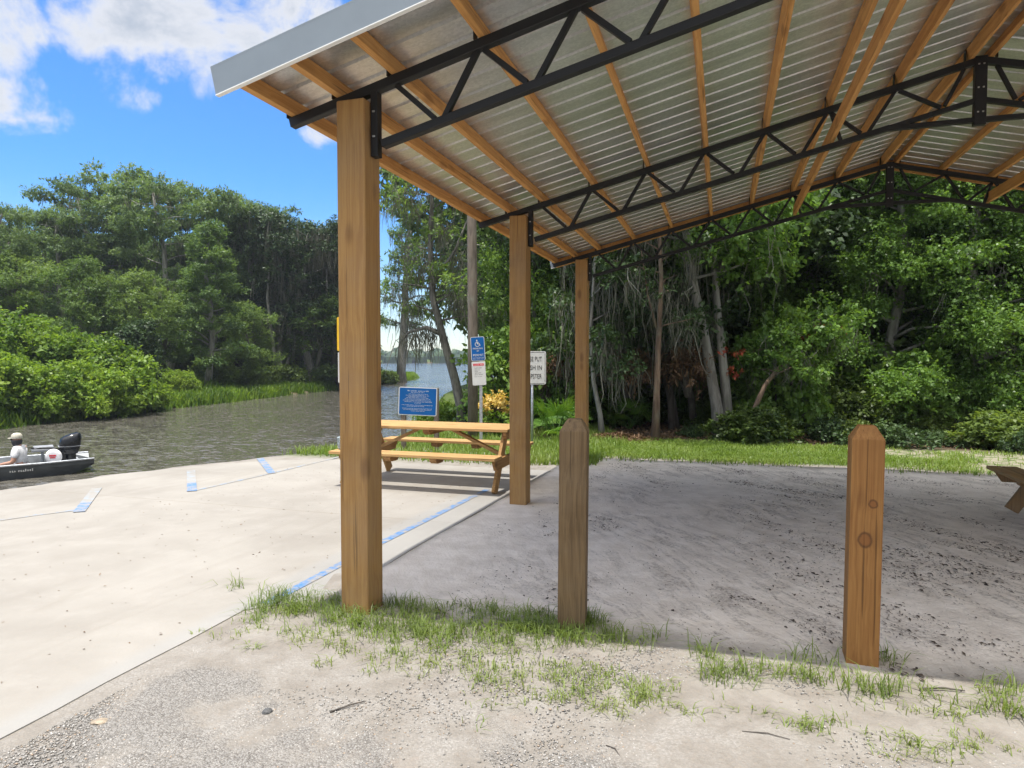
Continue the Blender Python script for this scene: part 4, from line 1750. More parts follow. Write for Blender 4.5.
put(cyp, 0, 42, 200, 'narrow feathery cypress on the far bank at the left end of the skyline', wide=.75)
put(cyp, 58, 49, 206, 'feathery cypress on the far bank, second crown from the left on the skyline')
put(cyp, 97, 52, 182, 'tall layered cypress on the far bank with a thin top above its neighbours')
put(cyp, 132, 54, 164, 'tallest cypress on the far bank, its small tufted top highest on the skyline', wide=.9)
put(cyp, 168, 50, 180, 'broad feathery cypress on the far bank just right of the tallest crown')
put(cyp, 214, 53, 186, 'wide flat-topped cypress on the far bank behind the pale feathery tree')
put(cyp, 256, 55, 198, 'flat-topped cypress on the far bank at the shoulder where the skyline drops')
put(moak, 282, 53, 208, 'dark moss-hung tree on the far bank, first of the dark ones right of the cypresses')
put(moak, 312, 54, 218, 'dark moss-hung tree with bare grey stems on the far bank, middle of the dark ones')
put(moak, 340, 57, 228, 'dark moss-hung tree on the far bank beside the front timber post')
put(cyp2, 207, 43, 212, 'pale feathery pyramid-shaped tree standing in front of the dark far bank wall')
put(oak, 72, 38, 254, 'rounded grey-green tree on the far bank above the bright vine mound')
put(oak, 35, 42, 250, 'mid-green round tree on the far bank between the left-edge cypress and vine mound')
put(oak, 128, 40, 268, 'light green leafy tree on the far bank left of the dark vine-wrapped spire')
put(oak, 165, 46, 280, 'low spreading tree on the far bank behind the dark vine-wrapped spire')
put(oak, 255, 47, 300, 'low dark tree below the moss-hung trees on the far bank')
put(oak, 300, 55, 320, 'low dark tree near the water at the right of the far bank')
for i, (px, d, yt) in enumerate([(-60, 46, 190), (-130, 40, 200), (-210, 38, 195), (-330, 36, 190)]):
    put((cyp, oak)[i % 2], px, d, yt, 'tree of the far bank beyond the left end of the view', group='far bank trees beyond the left edge')
for px in range(-40, 345, 27):
    o = (oak, moak, oak)[(px // 27) % 3]
    put(o, px, 63 + (px * 7 % 5), 222 + (px * 13 % 23), 'tree of the dense back row of the far bank, mostly hidden by trees in front', group='back row of trees on the far bank', wide=1.15)
for px in range(-30, 345, 34):
    put(oak, px, 55 + (px * 3 % 4), 292 + (px * 11 % 19), 'low tree filling the dark gaps between trunks on the far bank', group='low trees between trunks on the far bank', wide=1.5)

vine = bush('vine_mound', 'x', 'shrub', 21, 3.6, 2.4, 3.4, M['leaf_vine'], 46, 396, .17, .11, .52, 'vine-covered shrubs on the far bank')
vine2 = bush('vine_mound', 'x', 'shrub', 22, 2.6, 2.0, 2.6, M['leaf_vine'], 36, 342, .16, .105, .48, 'vine-covered shrubs on the far bank')
spire = bush('vine_spire', 'dark conical snag wrapped in vines among the bright mounds of the far bank', 'shrub', 23, 1.0, 1.0, 6.0, M['leaf_dark'], 18, 420, .18, .12, .55)
put(vine, 12, 31, 300, 'large bright green vine mound at the left edge of the far bank')
put(vine, 62, 31, 318, 'bright green vine mound of the far bank, second from the left')
put(vine2, 100, 31, 338, 'bright vine mound sloping toward the water right of the two large mounds')
put(vine2, 36, 27.5, 352, 'bright vine mound low at the water behind the boat, left one', rz=1)
put(vine2, 88, 29, 356, 'bright vine mound low at the water behind the boat, right one', rz=2)
put(vine2, 128, 32, 366, 'small bright vine mound left of the dark spire foot')
put(vine2, 172, 39, 366, 'pale vine mound right of the dark spire on the far bank', rz=.4)
put(vine2, 200, 45, 374, 'low leafy vine mound under the pale feathery tree')
put(vine2, -30, 26, 340, 'bright vine mound just beyond the left end of the view')
put(vine, -75, 29, 300, 'large vine mound beyond the left end of the view')
put(spire, 138, 34.5, 292, None)

dk = bush('bank_shrub', 'x', 'shrub', 24, 2.2, 1.6, 2.2, M['leaf_under'], 18, 420, .17, .11, .6, 'dark shrubs at the foot of the far bank trees')
for px, d, yt, lb in [(215, 45, 352, 'dark shrub under the pale feathery tree, left of the paler waterside shrub'), (250, 47, 366, 'grey-green shrub at the waterline midway along the far bank'),
                      (285, 51, 362, 'dark shrub at the far bank waterline under the first moss-hung tree'), (312, 54, 364, 'dark shrub at the waterline under the middle moss-hung tree'),
                      (338, 57, 368, 'dark shrub at the waterline beside the front timber post'), (365, 64, 368, 'dark shrub of the far bank seen behind the front timber post')]:
    put(dk, px, d, yt, lb)

for px in range(110, 350, 20):
    put(dk, px, 58 + (px * 7 % 6), 338 + (px * 3 % 12), 'dark shrub under the far bank trees, filling the gaps between trunks', group='dark shrubs under the far bank trees', wide=1.3)

# weeds along the water
def weeds(name, label, pts, Lr, wd, n, mat, seed, per=12, kind='stuff'):
    """upright leafy blades around many points"""
    rng = np.random.default_rng(seed)
    P = np.array(pts, float)
    P = np.repeat(P, per, 0)
    P[:, :2] += rng.normal(size=(len(P), 2)) * n
    P[:, 2] = hgt(P[:, 0], P[:, 1]) - .02
    return blades(name, P, Lr, wd, mat, rng)


def blades(name, P, Lr, wd, mat, rng, bend=.45, parent=None):
    n = len(P)
    a = rng.uniform(0, 2 * np.pi, n)
    d = np.stack([np.cos(a), np.sin(a), np.zeros(n)], 1)
    s = np.stack([-np.sin(a), np.cos(a), np.zeros(n)], 1)
    Ln = rng.uniform(Lr[0], Lr[1], n)[:, None]
    bn = (rng.uniform(.1, 1.0, n) * bend)[:, None]
    w = (wd * rng.uniform(.6, 1.3, n))[:, None]
    up = np.array([[0, 0, 1.0]])
    m = P + up * Ln * .55 + d * Ln * bn * .35
    e = P + up * Ln * (1 - .45 * bn) + d * Ln * bn * 1.15
    V = np.stack([P - s * w * .5, P + s * w * .5, m + s * w * .42, m - s * w * .42, e + s * w * .06, e - s * w * .06], 1).reshape(-1, 3)
    q = np.array([[0, 1, 2, 3], [3, 2, 4, 5]])
    Fc = (np.arange(n)[:, None, None] * 6 + q[None]).reshape(-1, 4)
    return np_mesh(name, V, Fc, mat, parent)


rng = np.random.default_rng(7)
pts = []
LB = LEFT_BANK[2:10]
for (a, b) in zip(LB[:-1], LB[1:]):
    k = int(math.hypot(b[0] - a[0], b[1] - a[1]) * 14)
    for i in range(k):
        t = rng.random()
        x = a[0] + (b[0] - a[0]) * t - abs(rng.normal()) * 1.7 - .05
        y = a[1] + (b[1] - a[1]) * t + rng.normal() * .4
        if poly_sd(np.array([x]), np.array([y]), LEFT_BANK)[0] > -.1:
            pts.append((x, y, 0))
w_ = weeds('bank_weeds', None, pts, (.25, .75), .085, .25, M['leaf_vine'], 8, 36)
tag(w_, 'bright green weeds growing along the waterline of the far bank', 'weeds', kind='stuff')

# far shore across the lake
mb = MB()
rr = random.Random(5)
vs, fs = [], []
n_ = 0
for i in range(800):
    x = rr.uniform(-260, 160)
    y = rr.uniform(317, 340)
    r, h = rr.uniform(2, 4.5), rr.uniform(3.2, 4.6) + (1.0 if rr.random() < .1 else 0)
    for (rs, zs) in ((1, -2), (1.05, .35), (.8, .75), (.35, 1.0)):
        for k in range(7):
            a = 6.283 * k / 7 + rr.random() * .5
            vs.append((x + r * rs * math.cos(a) * rr.uniform(.8, 1.2), y + r * rs * math.sin(a), .6 + h * zs * rr.uniform(.88, 1.1) if zs > 0 else -1))
    for j in range(3):
        for k in range(7):
            fs.append((n_ + j * 7 + k, n_ + j * 7 + (k + 1) % 7, n_ + (j + 1) * 7 + (k + 1) % 7, n_ + (j + 1) * 7 + k))
    fs.append(tuple(n_ + 21 + k for k in range(7)))
    n_ += 28
mb.add(vs, fs)
fw = mb.build('distant_woods', M['leaf_dark'])
tag(fw, 'low dark line of woods on the far shore of the lake', 'woods', kind='stuff')

# --- point of land and near shore seen between the front post and the second post
isl = tree('cypress_tree', 'tall mossy cypress with a bare trunk on the grassy point in the lake', 'tree', 31, 17.0, .42, None, M['leaf_cyp_lite'], M['bark_grey'], 24, 3.2, (.34, 1.0), 'wavy', .7, 99,
           .24, .10, .55, .12, 7, (.9, 2.6), .10, forks=[([(0, 0, -.2), (.5, .1, 3), (.8, .2, 8)], .2)])
put(isl, 402, 70, 196, None, rz=.5)
put(dk, 386, 66, 369, 'dark shrub on the grassy point at the foot of the mossy cypress')
pts = [(-11.9 + rng.normal() * .9, 71 + rng.normal() * 6, 0) for _ in range(260)] + [(-12.2 + rng.normal() * .5, 84 + rng.normal() * 4, 0) for _ in range(120)]
pts = [q for q in pts if poly_sd(np.array([q[0]]), np.array([q[1]]), LEFT_BANK)[0] > -.3]
tag(weeds('point_weeds', None, pts, (.3, .8), .11, .3, M['leaf_vine'], 9, 22), 'green marsh grass on the point of land in the lake', 'weeds', kind='stuff')

lean = tree('cypress_tree', 'slender leaning cypress with moss on its branches, left of the utility pole', 'tree', 33, 7.6, .145, None, M['leaf_cyp_lite'], M['bark_cyp'], 20, 1.6, (.48, 1.0), 'wavy', .38, 54,
            .12, .055, .55, .1, 13, (.3, 1.1), .03,
            path=[(0, 0, -.3), (-.05, 0, .5), (-.22, 0, 1.3), (-.5, 0, 2.3), (-.78, 0, 3.4), (-.85, .1, 4.6), (-.80, .1, 6.0), (-.7, 0, 7.6)], rise=.2,
            forks=[([(-.55, 0, 2.45), (-.95, -.05, 2.62), (-1.4, 0, 2.5), (-1.65, 0, 2.2)], .07), ([(-.8, 0, 3.7), (-.2, 0, 4.6), (.2, .1, 5.6)], .06)])
place(lean, 463, 17.5, None, None, rz=0, first=True)
rg = np.random.default_rng(3)
mp = [np.array((-.6 - 1.05 * t, rg.normal() * .05, 2.5 + .12 * math.sin(3 * t) - .3 * t * t)) for t in rg.random(34)]
V_, F_ = moss_strands(rg, np.array(mp), .35, 1.25, .045, 4)
np_mesh('hanging_moss', V_, F_, M['moss'], lean)
put(oak, 398, 40, 350, 'low bank tree glimpsed right beside the front timber post') if False else None

brd = tree('broadleaf_tree', 'x', 'tree', 34, 9.0, .16, None, M['leaf_gum'], M['bark_grey'], 26, 2.5, (.10, 1.0), 'round', .72, 260, .125, .085, .75, .06, 2, (.4, 1.1), .04,
           group='broadleaf trees behind the signs')
put(brd, 545, 18.6, 150, 'bright leafy tree behind the middle timber post and the utility pole', wide=.78)
put(brd, 528, 20.5, 230, 'bright leafy tree directly behind the blue parking sign', wide=.8)
put(brd, 575, 20.0, 140, 'bright leafy tree between the middle and rear timber posts')
put(brd, 560, 26, 150, 'darker leafy tree deep behind the rear timber post')

sh = bush('leafy_shrub', 'x', 'shrub', 35, 1.0, .8, 1.1, M['leaf_vine'], 12, 360, .10, .065, .34, 'small green shrubs by the signs')
put(sh, 444, 19, 398, 'bright green shrub at the shore left of the leaning cypress trunk', wide=.8)
put(sh, 428, 20.5, 402, 'low bright shrub at the shore above the blue board right edge', wide=.7)
sh2 = bush('leafy_shrub', 'x', 'shrub', 36, .9, .8, 1.15, M['leaf_under'], 14, 380, .10, .07, .34, 'small green shrubs by the signs')
put(sh2, 497, 15.6, 398, 'dark green shrub under the orange flowers')
put(sh2, 512, 17.5, 372, 'tall green shrub left of the middle timber post, behind the flowers')
put(sh2, 545, 18.5, 372, 'dark shrub behind the palmetto')
put(sh2, 622, 18.5, 372, 'lush shrub right of the rear timber post', wide=1.3)
put(sh2, 645, 20, 380, 'lush shrub behind the thin brown trunk', wide=1.5)
put(sh2, 597, 19.5, 388, 'low shrub just behind the rear timber post')
fl = bush('flowering_shrub', 'shrub with orange yellow flower heads beside the sign post', 'shrub', 37, .45, .38, .34, M['flower'], 9, 126, .07, .055, .18)
fl.location = along(495, 15.2) + Vector((0, 0, .62))
# its green body below the flower heads
rg = np.random.default_rng(41)
V_, F_ = spray_leaves(rg, rg.normal(size=(10, 3)) * [.30, .25, .18] + [0, 0, -.35], np.full(10, .28), 180, .09, .055, .8, .05, 9)
np_mesh('green_leaves', V_, F_, M['leaf_vine'], fl)

# saw palmetto: fans on stalks
def palmetto(name, label, seed, p, n=15, size=.75):
    rng = np.random.default_rng(seed)
    root = thing(name, label, 'palm', p)
    sb, V, Fc, k = MB(), [], [], 0
    for i in range(n):
        a = i * 2.39996 + rng.normal() * .3
        el = rng.uniform(.35, 1.35)
        d = Vector((math.cos(a) * math.cos(el), math.sin(a) * math.cos(el), math.sin(el)))
        st = size * rng.uniform(.55, 1.0)
        tip = d * st
        sb.tube([(0, 0, 0), tuple(d * st * .5 + Vector((0, 0, .03))), tuple(tip)], [.012, .009, .007], 5)
        side = d.cross(Vector((0, 0, 1))).normalized()
        upn = side.cross(d).normalized()
        for j in range(19):
            f = -1.75 + 3.5 * j / 18
            dd = (d * math.cos(f) + side * math.sin(f)).normalized()
            L = size * .62 * (1 - .12 * abs(f)) * rng.uniform(.9, 1.08)
            w = dd.cross(upn) * .017
            b0 = tip
            m_ = tip + dd * L * .55 + upn * .03
            e_ = tip + dd * L - Vector((0, 0, L * rng.uniform(.08, .35)))
            V += [b0 - w * .3, b0 + w * .3, m_ + w, m_ - w, e_ + w * .1, e_ - w * .1]
            Fc += [(k, k + 1, k + 2, k + 3), (k + 3, k + 2, k + 4, k + 5)]
            k += 6
    sb.build('stalks', M['leaf_palm'], root)
    np_mesh('fans', np.array([tuple(v) for v in V]), np.array(Fc), M['leaf_palm'], root)
    return root


palmetto('palmetto', 'bright green palmetto with spiky fans between the middle and rear timber posts', 51, along(556, 14.9), 18, .80)
palmetto('palmetto', 'small palmetto in the dark under trees right of the rear timber post', 52, along(630, 17.2), 14, .8)
palmetto('palmetto', 'dark palmetto behind the thin brown trunk', 53, along(672, 19), 14, .9)

# --- forest behind the pavilion
G_F = 'trees in the forest behind the pavilion'
fork = tree('forked_tree', 'grey-barked tree with two leaning trunks seen between the bollards', 'tree', 61, 13.0, .155, None, M['leaf_gum'], M['bark_grey'], 22, 3.0, (.50, 1.0), 'round', .8, 216, .14, .09, .7, .08, 4, (.6, 1.8), .045,
            path=[(0, 0, -.3), (-.10, 0, .6), (-.38, 0, 2.1), (-.70, 0, 3.6), (-.95, 0, 5.2), (-1.3, 0, 9), (-1.5, 0, 13)],
            forks=[([(.22, .05, -.3), (.14, .1, 1.0), (-.02, .2, 2.6), (-.16, .3, 4.4), (.2, .4, 8)], .145), ([(.05, .3, 3.9), (.5, .6, 6), (1.0, .6, 9)], .09)])
place(fork, 722, 15.9, None, None, rz=0, first=True)
thin = tree('slender_tree', 'thin reddish-brown tree trunk with grey moss, standing at the lawn edge', 'tree', 62, 7.5, .085, None, M['leaf_dark'], M['bark_brown'], 12, 1.1, (.42, .95), 'round', .35, 36, .11, .05, .7, .3, 8, (.3, 1.2), .03,
            path=[(0, 0, -.3), (.02, 0, 1), (.05, 0, 2.2), (.10, 0, 3.5), (.05, .1, 5), (0, .1, 7.5)], forks=[([(.06, 0, 2.3), (-.2, 0, 3.2), (-.35, 0, 4.2)], .035)])
place(thin, 656, 14.9, None, None, rz=0, first=True)
vn = tree('leaning_tree', 'small leaning tree with vines and reddish leaves arching to the right', 'tree', 63, 3.4, .07, None, M['leaf_gum'], M['bark_brown'], 13, .95, (.45, 1.0), 'wavy', .38, 150, .11, .07, .8, .1, 4, (.3, .8), .03,
          path=[(0, 0, -.3), (.08, 0, .5), (.38, 0, 1.2), (.85, 0, 1.8), (1.45, 0, 2.25), (1.9, 0, 2.4)])
place(vn, 748, 15.2, None, None, rz=0, first=True)
rg = np.random.default_rng(44)
V_, F_ = spray_leaves(rg, np.array([(1.75, -.25, 2.45), (1.95, -.2, 2.3), (1.2, -.25, 2.15), (-.35, -.1, 2.0), (-.3, -.1, 1.5)]), np.array([.30, .25, .2, .16, .12]), 45, .10, .055, .8, .2, 9)
np_mesh('red_leaves', V_, F_, M['leaf_red'], vn)
wb_ = tree('slender_tree', 'small pale-footed trunk just right of the rear timber post', 'tree', 64, 6.5, .07, None, M['leaf_dark'], M['bark_grey'], 10, 1.2, (.4, 1), 'round', .5, 120, .12, .07, .7, .1, 9, (.6, 1.6), .04,
           path=[(0, 0, -.2), (-.06, 0, .5), (-.22, 0, 1.3), (-.30, 0, 2.4), (-.2, 0, 4), (0, 0, 6.5)])
place(wb_, 603, 15.6, None, None, rz=0, first=True)
dt = tree('slender_tree', 'dark leaning trunk behind and right of the thin brown trunk', 'tree', 65, 9, .13, None, M['leaf_dark'], M['bark_dark'], 14, 2.0, (.4, 1), 'round', .7, 170, .14, .08, .7, .1, 14, (.8, 2.2), .05,
          path=[(0, 0, -.3), (-.10, 0, .7), (-.35, 0, 1.8), (-.45, 0, 3.5), (-.3, 0, 6), (0, 0, 9)], forks=[([(.55, .1, -.3), (.42, .1, .8), (.2, .1, 2.2), (.15, .1, 5)], .12)])
place(dt, 676, 17.2, None, None, rz=0, first=True)

gum = tree('sweetgum_tree', 'x', 'tree', 66, 11.0, .22, None, M['leaf_gum'], M['bark_grey'], 40, 3.3, (.10, 1.0), 'cone', .80, 450, .105, .078, .62, .10, 2, (.5, 1.6), .045, group=G_F)
put(gum, 800, 22.0, 40, 'leafy sweetgum right of the forked grey trunk, under the roof ridge', rz=.3)
put(gum, 885, 17.6, 80, 'large sunlit sweetgum crown behind the right bollard', rz=2.0)
put(gum, 990, 17.0, 50, 'large sweetgum crown at the right end of the forest', rz=4.1)
put(gum, 770, 25, 30, 'sweetgum crown behind the leaning vine tree', rz=5.0)
put(gum, 1100, 17, 20, 'sweetgum beyond the right end of the view', rz=1.0, group='forest trees beyond the right edge')
put(gum, 1220, 16.5, 20, 'sweetgum beyond the right end of the view', rz=3.0, group='forest trees beyond the right edge')
gs = bush('sapling', 'x', 'shrub', 67, 1.0, .8, 2.6, M['leaf_gum'], 16, 270, .115, .085, .42, 'saplings at the forest edge')
put(gs, 782, 16.3, 272, 'pale leafy sapling right of the forked grey trunk', wide=.8)
put(gs, 960, 16.4, 345, 'leafy sapling right of the right bollard')
put(gs, 506, 17.3, 300, 'leafy sapling behind the disabled parking sign')
put(gs, 560, 17.4, 262, 'leafy sapling between middle and rear posts, above the palmetto', wide=.7)
put(gs, 905, 16.6, 330, 'leafy sapling just behind the right bollard top', wide=1.2)
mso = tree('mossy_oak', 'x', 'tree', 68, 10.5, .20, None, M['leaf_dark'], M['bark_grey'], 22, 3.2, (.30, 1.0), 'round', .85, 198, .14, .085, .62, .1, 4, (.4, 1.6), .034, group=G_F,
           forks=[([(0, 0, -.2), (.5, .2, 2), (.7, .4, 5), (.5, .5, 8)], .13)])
put(mso, 600, 18.3, -60, 'moss-draped oak right behind the rear timber post', rz=.2)
put(mso, 655, 19.4, -60, 'moss-draped oak behind the thin brown trunk', rz=1.7)
put(mso, 700, 20.5, -60, 'moss-draped oak behind the forked grey trunk', rz=3.0)
put(mso, 560, 23.5, -20, 'moss-draped oak deep between middle and rear posts', rz=4.0)
put(mso, 805, 21, -60, 'moss-draped oak in the dark between sweetgums', rz=5.2)
put(mso, 870, 20.0, -60, 'moss-draped oak behind and left of the right bollard', rz=.9)
put(mso, 950, 20.5, -60, 'moss-draped oak behind and right of the right bollard', rz=2.2)
dkf = 'tree of the dark crowded forest interior behind the pavilion'
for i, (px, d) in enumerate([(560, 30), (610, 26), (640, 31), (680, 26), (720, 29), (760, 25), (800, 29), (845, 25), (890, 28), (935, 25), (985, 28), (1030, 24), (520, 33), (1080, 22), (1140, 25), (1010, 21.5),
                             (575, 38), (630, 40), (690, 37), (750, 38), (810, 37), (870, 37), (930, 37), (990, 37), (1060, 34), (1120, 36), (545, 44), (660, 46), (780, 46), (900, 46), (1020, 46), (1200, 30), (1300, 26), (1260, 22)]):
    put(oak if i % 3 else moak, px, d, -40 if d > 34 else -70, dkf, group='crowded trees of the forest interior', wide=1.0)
und = bush('understory_shrub', 'x', 'shrub', 69, 1.1, .9, 1.5, M['leaf_under'], 16, 300, .12, .085, .42, 'understory shrubs at the forest edge')
for i, (px, d, yt, lb) in enumerate([(700, 17.6, 398, 'understory shrub left of the forked trunk foot'), (775, 15.8, 400, 'rounded understory shrub just right of the leaning vine tree'), (800, 17, 370, 'understory shrub behind the rounded one right of the vine tree'),
                                     (822, 15.9, 408, 'low understory shrub left of the right bollard'), (848, 17.0, 372, 'tall understory shrub behind the right bollard, left side'), (885, 16.4, 392, 'understory shrub right behind the right bollard'),
                                     (925, 16.2, 400, 'understory shrub first to the right of the right bollard'), (965, 16.8, 385, 'understory shrub second to the right of the right bollard'), (1000, 16.0, 398, 'understory shrub by the right edge above the bench'),
                                     (1035, 16.4, 380, 'understory shrub by the far right end of the forest'), (1090, 16, 385, 'understory shrub beyond the right end of the view')]):
    put(und, px, d, yt, lb)
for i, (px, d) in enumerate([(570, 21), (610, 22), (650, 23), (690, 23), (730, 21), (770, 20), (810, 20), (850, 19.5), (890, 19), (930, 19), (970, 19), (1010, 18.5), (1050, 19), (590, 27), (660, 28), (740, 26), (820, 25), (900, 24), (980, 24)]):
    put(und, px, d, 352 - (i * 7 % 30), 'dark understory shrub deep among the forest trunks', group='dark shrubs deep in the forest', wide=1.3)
low = bush('low_shrub', 'x', 'shrub', 71, .9, .6, .8, M['leaf_dark'], 11, 216, .10, .055, .30, 'low shrubs along the forest edge')
for i in range(9):
    r_ = random.Random(i * 17 + 5)
    px = 690 + i * 43 + r_.uniform(-18, 18)
    d = (15.6 + r_.uniform(-.5, .9)) / (.954 + .000445 * (px - 512))
    put((low, und)[i % 3 == 1], px, d, r_.uniform(402, 430), 'low ragged shrub where the grass meets the forest', group='low shrubs along the forest edge', wide=r_.uniform(.8, 1.5))
dead = bush('dead_bush', 'x', 'shrub', 70, .75, .6, 1.0, M['leaf_dead'], 10, 117, .13, .04, .35, 'dead brown growth in the forest edge')
for px, d, up_, lb in [(546, 16.8, 1.9, 'brown dead foliage hanging between middle and rear posts'), (688, 16.2, 2.1, 'brown dead foliage beside the thin brown trunk'), (628, 17.0, 2.0, 'brown dead foliage right of the rear post')]:
    q = along(px, d)
    o = put(dead, px, d, None, lb)
    o.location.z = q.z + up_ * .55
    o.scale = (1.0, 1.0, 1.3)

# ------------------------------------------------------------------ grass, litter, gravel
rng = np.random.default_rng(77)
# lawn behind the pavilion
n = 150000
uu = rng.uniform(10.9, 15.1, n)
vv = rng.uniform(-3.6, 9.5, n)
x_ = uu * SN + vv * CS
y_ = uu * CS - vv * SN


def pn(x, y, s, z=0.0):
    return np.array([mnoise.noise(Vector((a * s, b * s, z))) for a, b in zip(x, y)])


dn = pn(x_, y_, .9, 2.0)
dens = np.clip(.78 - .17 * np.clip(vv - .4, 0, 9) + .8 * dn, .02, 1) * sstep(uu + .25 * dn, 11.1, 12.3) * (1 - .8 * sstep(uu, 14.3, 15.0))
keep = rng.random(n) < dens
P = np.stack([x_[keep], y_[keep], hgt(x_[keep], y_[keep])], 1)
lw = blades('lawn_grass', P, (.04, .12), .013, M['grass'], rng, 1.5)
tag(lw, 'sunlit short green grass on the strip behind the pavilion', 'grass', kind='stuff')
# grass left of the pavilion, round the table and signs
n = 95000
x_ = rng.uniform(-4.2, 2.4, n)
y_ = rng.uniform(10.6, 26, n)
uu, vv = UV(x_, y_)
dn = pn(x_, y_, .8, 5.0)
dens = np.clip(.62 + .9 * dn, .05, 1) * sstep(uu, 9.9, 10.4) * (vv < -1.9) * (poly_sd(x_, y_, NEAR_LAND) > .1)
keep = rng.random(n) < dens
P = np.stack([x_[keep], y_[keep], hgt(x_[keep], y_[keep])], 1)
lw = blades('shore_grass', P, (.06, .22), .015, M['grass'], rng, .7)
tag(lw, 'light green grass around the sign posts between the concrete and shore', 'grass', kind='stuff')

# weeds in front of the posts
tufts = []
def scatter(px, py, sx, sy, n, hmax):
    q = gp(px, py)
    u, v = UV(q.x, q.y)
    n = int(n * .55) if px > 640 else n
    for _ in range(n):
        tufts.append((u + rng.normal() * sy, v + rng.normal() * sx, hmax))


for (px, py, sx, sy, n, hm) in [(275, 605, .10, .09, 22, .15), (300, 612, .14, .08, 30, .13), (345, 622, .22, .10, 34, .09), (410, 632, .26, .09, 48, .10), (480, 634, .24, .10, 44, .11), (545, 634, .16, .08, 36, .13), (600, 640, .16, .07, 22, .12),
                                (330, 603, .25, .04, 22, .13), (430, 612, .35, .05, 46, .12), (540, 618, .22, .05, 34, .13), (585, 622, .07, .05, 16, .13), (480, 660, .14, .12, 26, .07), (560, 672, .20, .10, 28, .06), (610, 690, .18, .08, 26, .06), (640, 690, .10, .06, 14, .06),
                                (720, 678, .07, .05, 12, .10), (760, 676, .12, .05, 28, .10), (800, 680, .08, .05, 12, .09), (870, 690, .16, .05, 16, .08), (905, 690, .06, .04, 10, .10), (930, 712, .12, .06, 16, .07), (990, 708, .10, .05, 16, .10), (930, 750, .16, .04, 22, .07), (1000, 745, .12, .05, 12, .07),
                                (690, 655, .05, .03, 6, .10), (810, 660, .08, .03, 8, .12), (885, 660, .05, .03, 6, .10), (985, 690, .12, .03, 10, .12), (790, 720, .12, .06, 10, .05), (830, 725, .08, .04, 8, .05), (520, 700, .3, .12, 14, .04), (300, 640, .25, .10, 26, .06), (390, 655, .25, .1, 18, .05)]:
    scatter(px, py, sx, sy, n, hm)
PP, LL = [], []
for (u, v, hm) in tufts:
    k = int(rng.integers(7, 19))
    for _ in range(k):
        uu_, vv_ = u + rng.normal() * .032, v + rng.normal() * .032
        x, y, _z = W(uu_, vv_)
        PP.append((x, y, H(x, y) - .004))
        LL.append(hm)
PP = np.array(PP)
LL = np.array(LL)
for lo, hi, nm in ((0, .075, 'short_weeds'), (.075, 1, 'tall_weeds')):
    kx = (LL >= lo) & (LL < hi)
    lb = 'sparse short weeds in the sandy foreground' if lo == 0 else 'clumps of tall green weeds along the roof shadow edge by the front post'
    h_ = (.015, .065) if lo == 0 else (.025, .13)
    tag(blades(nm, PP[kx], h_, .0050, M['weed'], rng, 1.5), lb, 'weeds', kind='stuff')

# gravel and crushed shell
def pebbles(name, P, smin, smax, mat, rng, flat=.6):
    n = len(P)
    oct_ = np.array([(1, 0, 0), (-1, 0, 0), (0, 1, 0), (0, -1, 0), (0, 0, 1), (0, 0, -1)], float)
    tri = np.array([(0, 2, 4), (2, 1, 4), (1, 3, 4), (3, 0, 4), (2, 0, 5), (1, 2, 5), (3, 1, 5), (0, 3, 5)])
    s = rng.uniform(smin, smax, (n, 1, 1)) * rng.uniform(.6, 1.3, (n, 1, 3)) * np.array([1, 1, flat])
    a = rng.uniform(0, 6.283, n)
    V = oct_[None] * s + rng.normal(size=(n, 6, 3)) * s * .18
    ca, sa = np.cos(a)[:, None], np.sin(a)[:, None]
    X = V[:, :, 0] * ca - V[:, :, 1] * sa
    Y = V[:, :, 0] * sa + V[:, :, 1] * ca
    V = np.stack([X, Y, V[:, :, 2]], 2) + P[:, None, :]
    Fc = (np.arange(n)[:, None, None] * 6 + tri[None]).reshape(-1, 3)
    return np_mesh(name, V.reshape(-1, 3), Fc, mat)


def stone_mat():
    m, t, p, out = new_mat('gravel_stone')
    isl_ = t.node('ShaderNodeNewGeometry').outputs['Random Per Island']
    c = t.mix(t.step(isl_, 0, 1), (.17, .16, .145), (.47, .45, .42))
    c = t.mix(t.step(isl_, .82, .95), c, (.34, .26, .19))
    t.put(p.inputs['Base Color'], c)
    p.inputs['Roughness'].default_value = .85
    return m


M['stone'] = stone_mat()
M['debris'] = leaf_mat('dry_debris', (.030, .022, .017), (.065, .048, .036), (.13, .095, .07), .05, 4, .9)
n = 110000
uu = 1.45 + rng.random(n) ** 1.15 * 2.3
vv = rng.uniform(-2.75, 1.9, n)
x_, y_ = uu * SN + vv * CS, uu * CS - vv * SN
dn = pn(x_, y_, 1.3, 9.0) + .35 * pn(x_, y_, 4.0, 3.0)
dens = np.clip(.42 + .9 * dn + .45 * (2.3 - uu) + .30 * sstep(vv, -1.6, -2.6) * sstep(uu, 3.6, 3.0), 0.01, 1)
keep = rng.random(n) < dens
P = np.stack([x_[keep], y_[keep], hgt(x_[keep], y_[keep]) + .001], 1)
tag(pebbles('gravel', P, .0022, .0070, M['stone'], rng), 'pale crushed stone and shell scattered over the foreground dirt', 'gravel', kind='stuff')

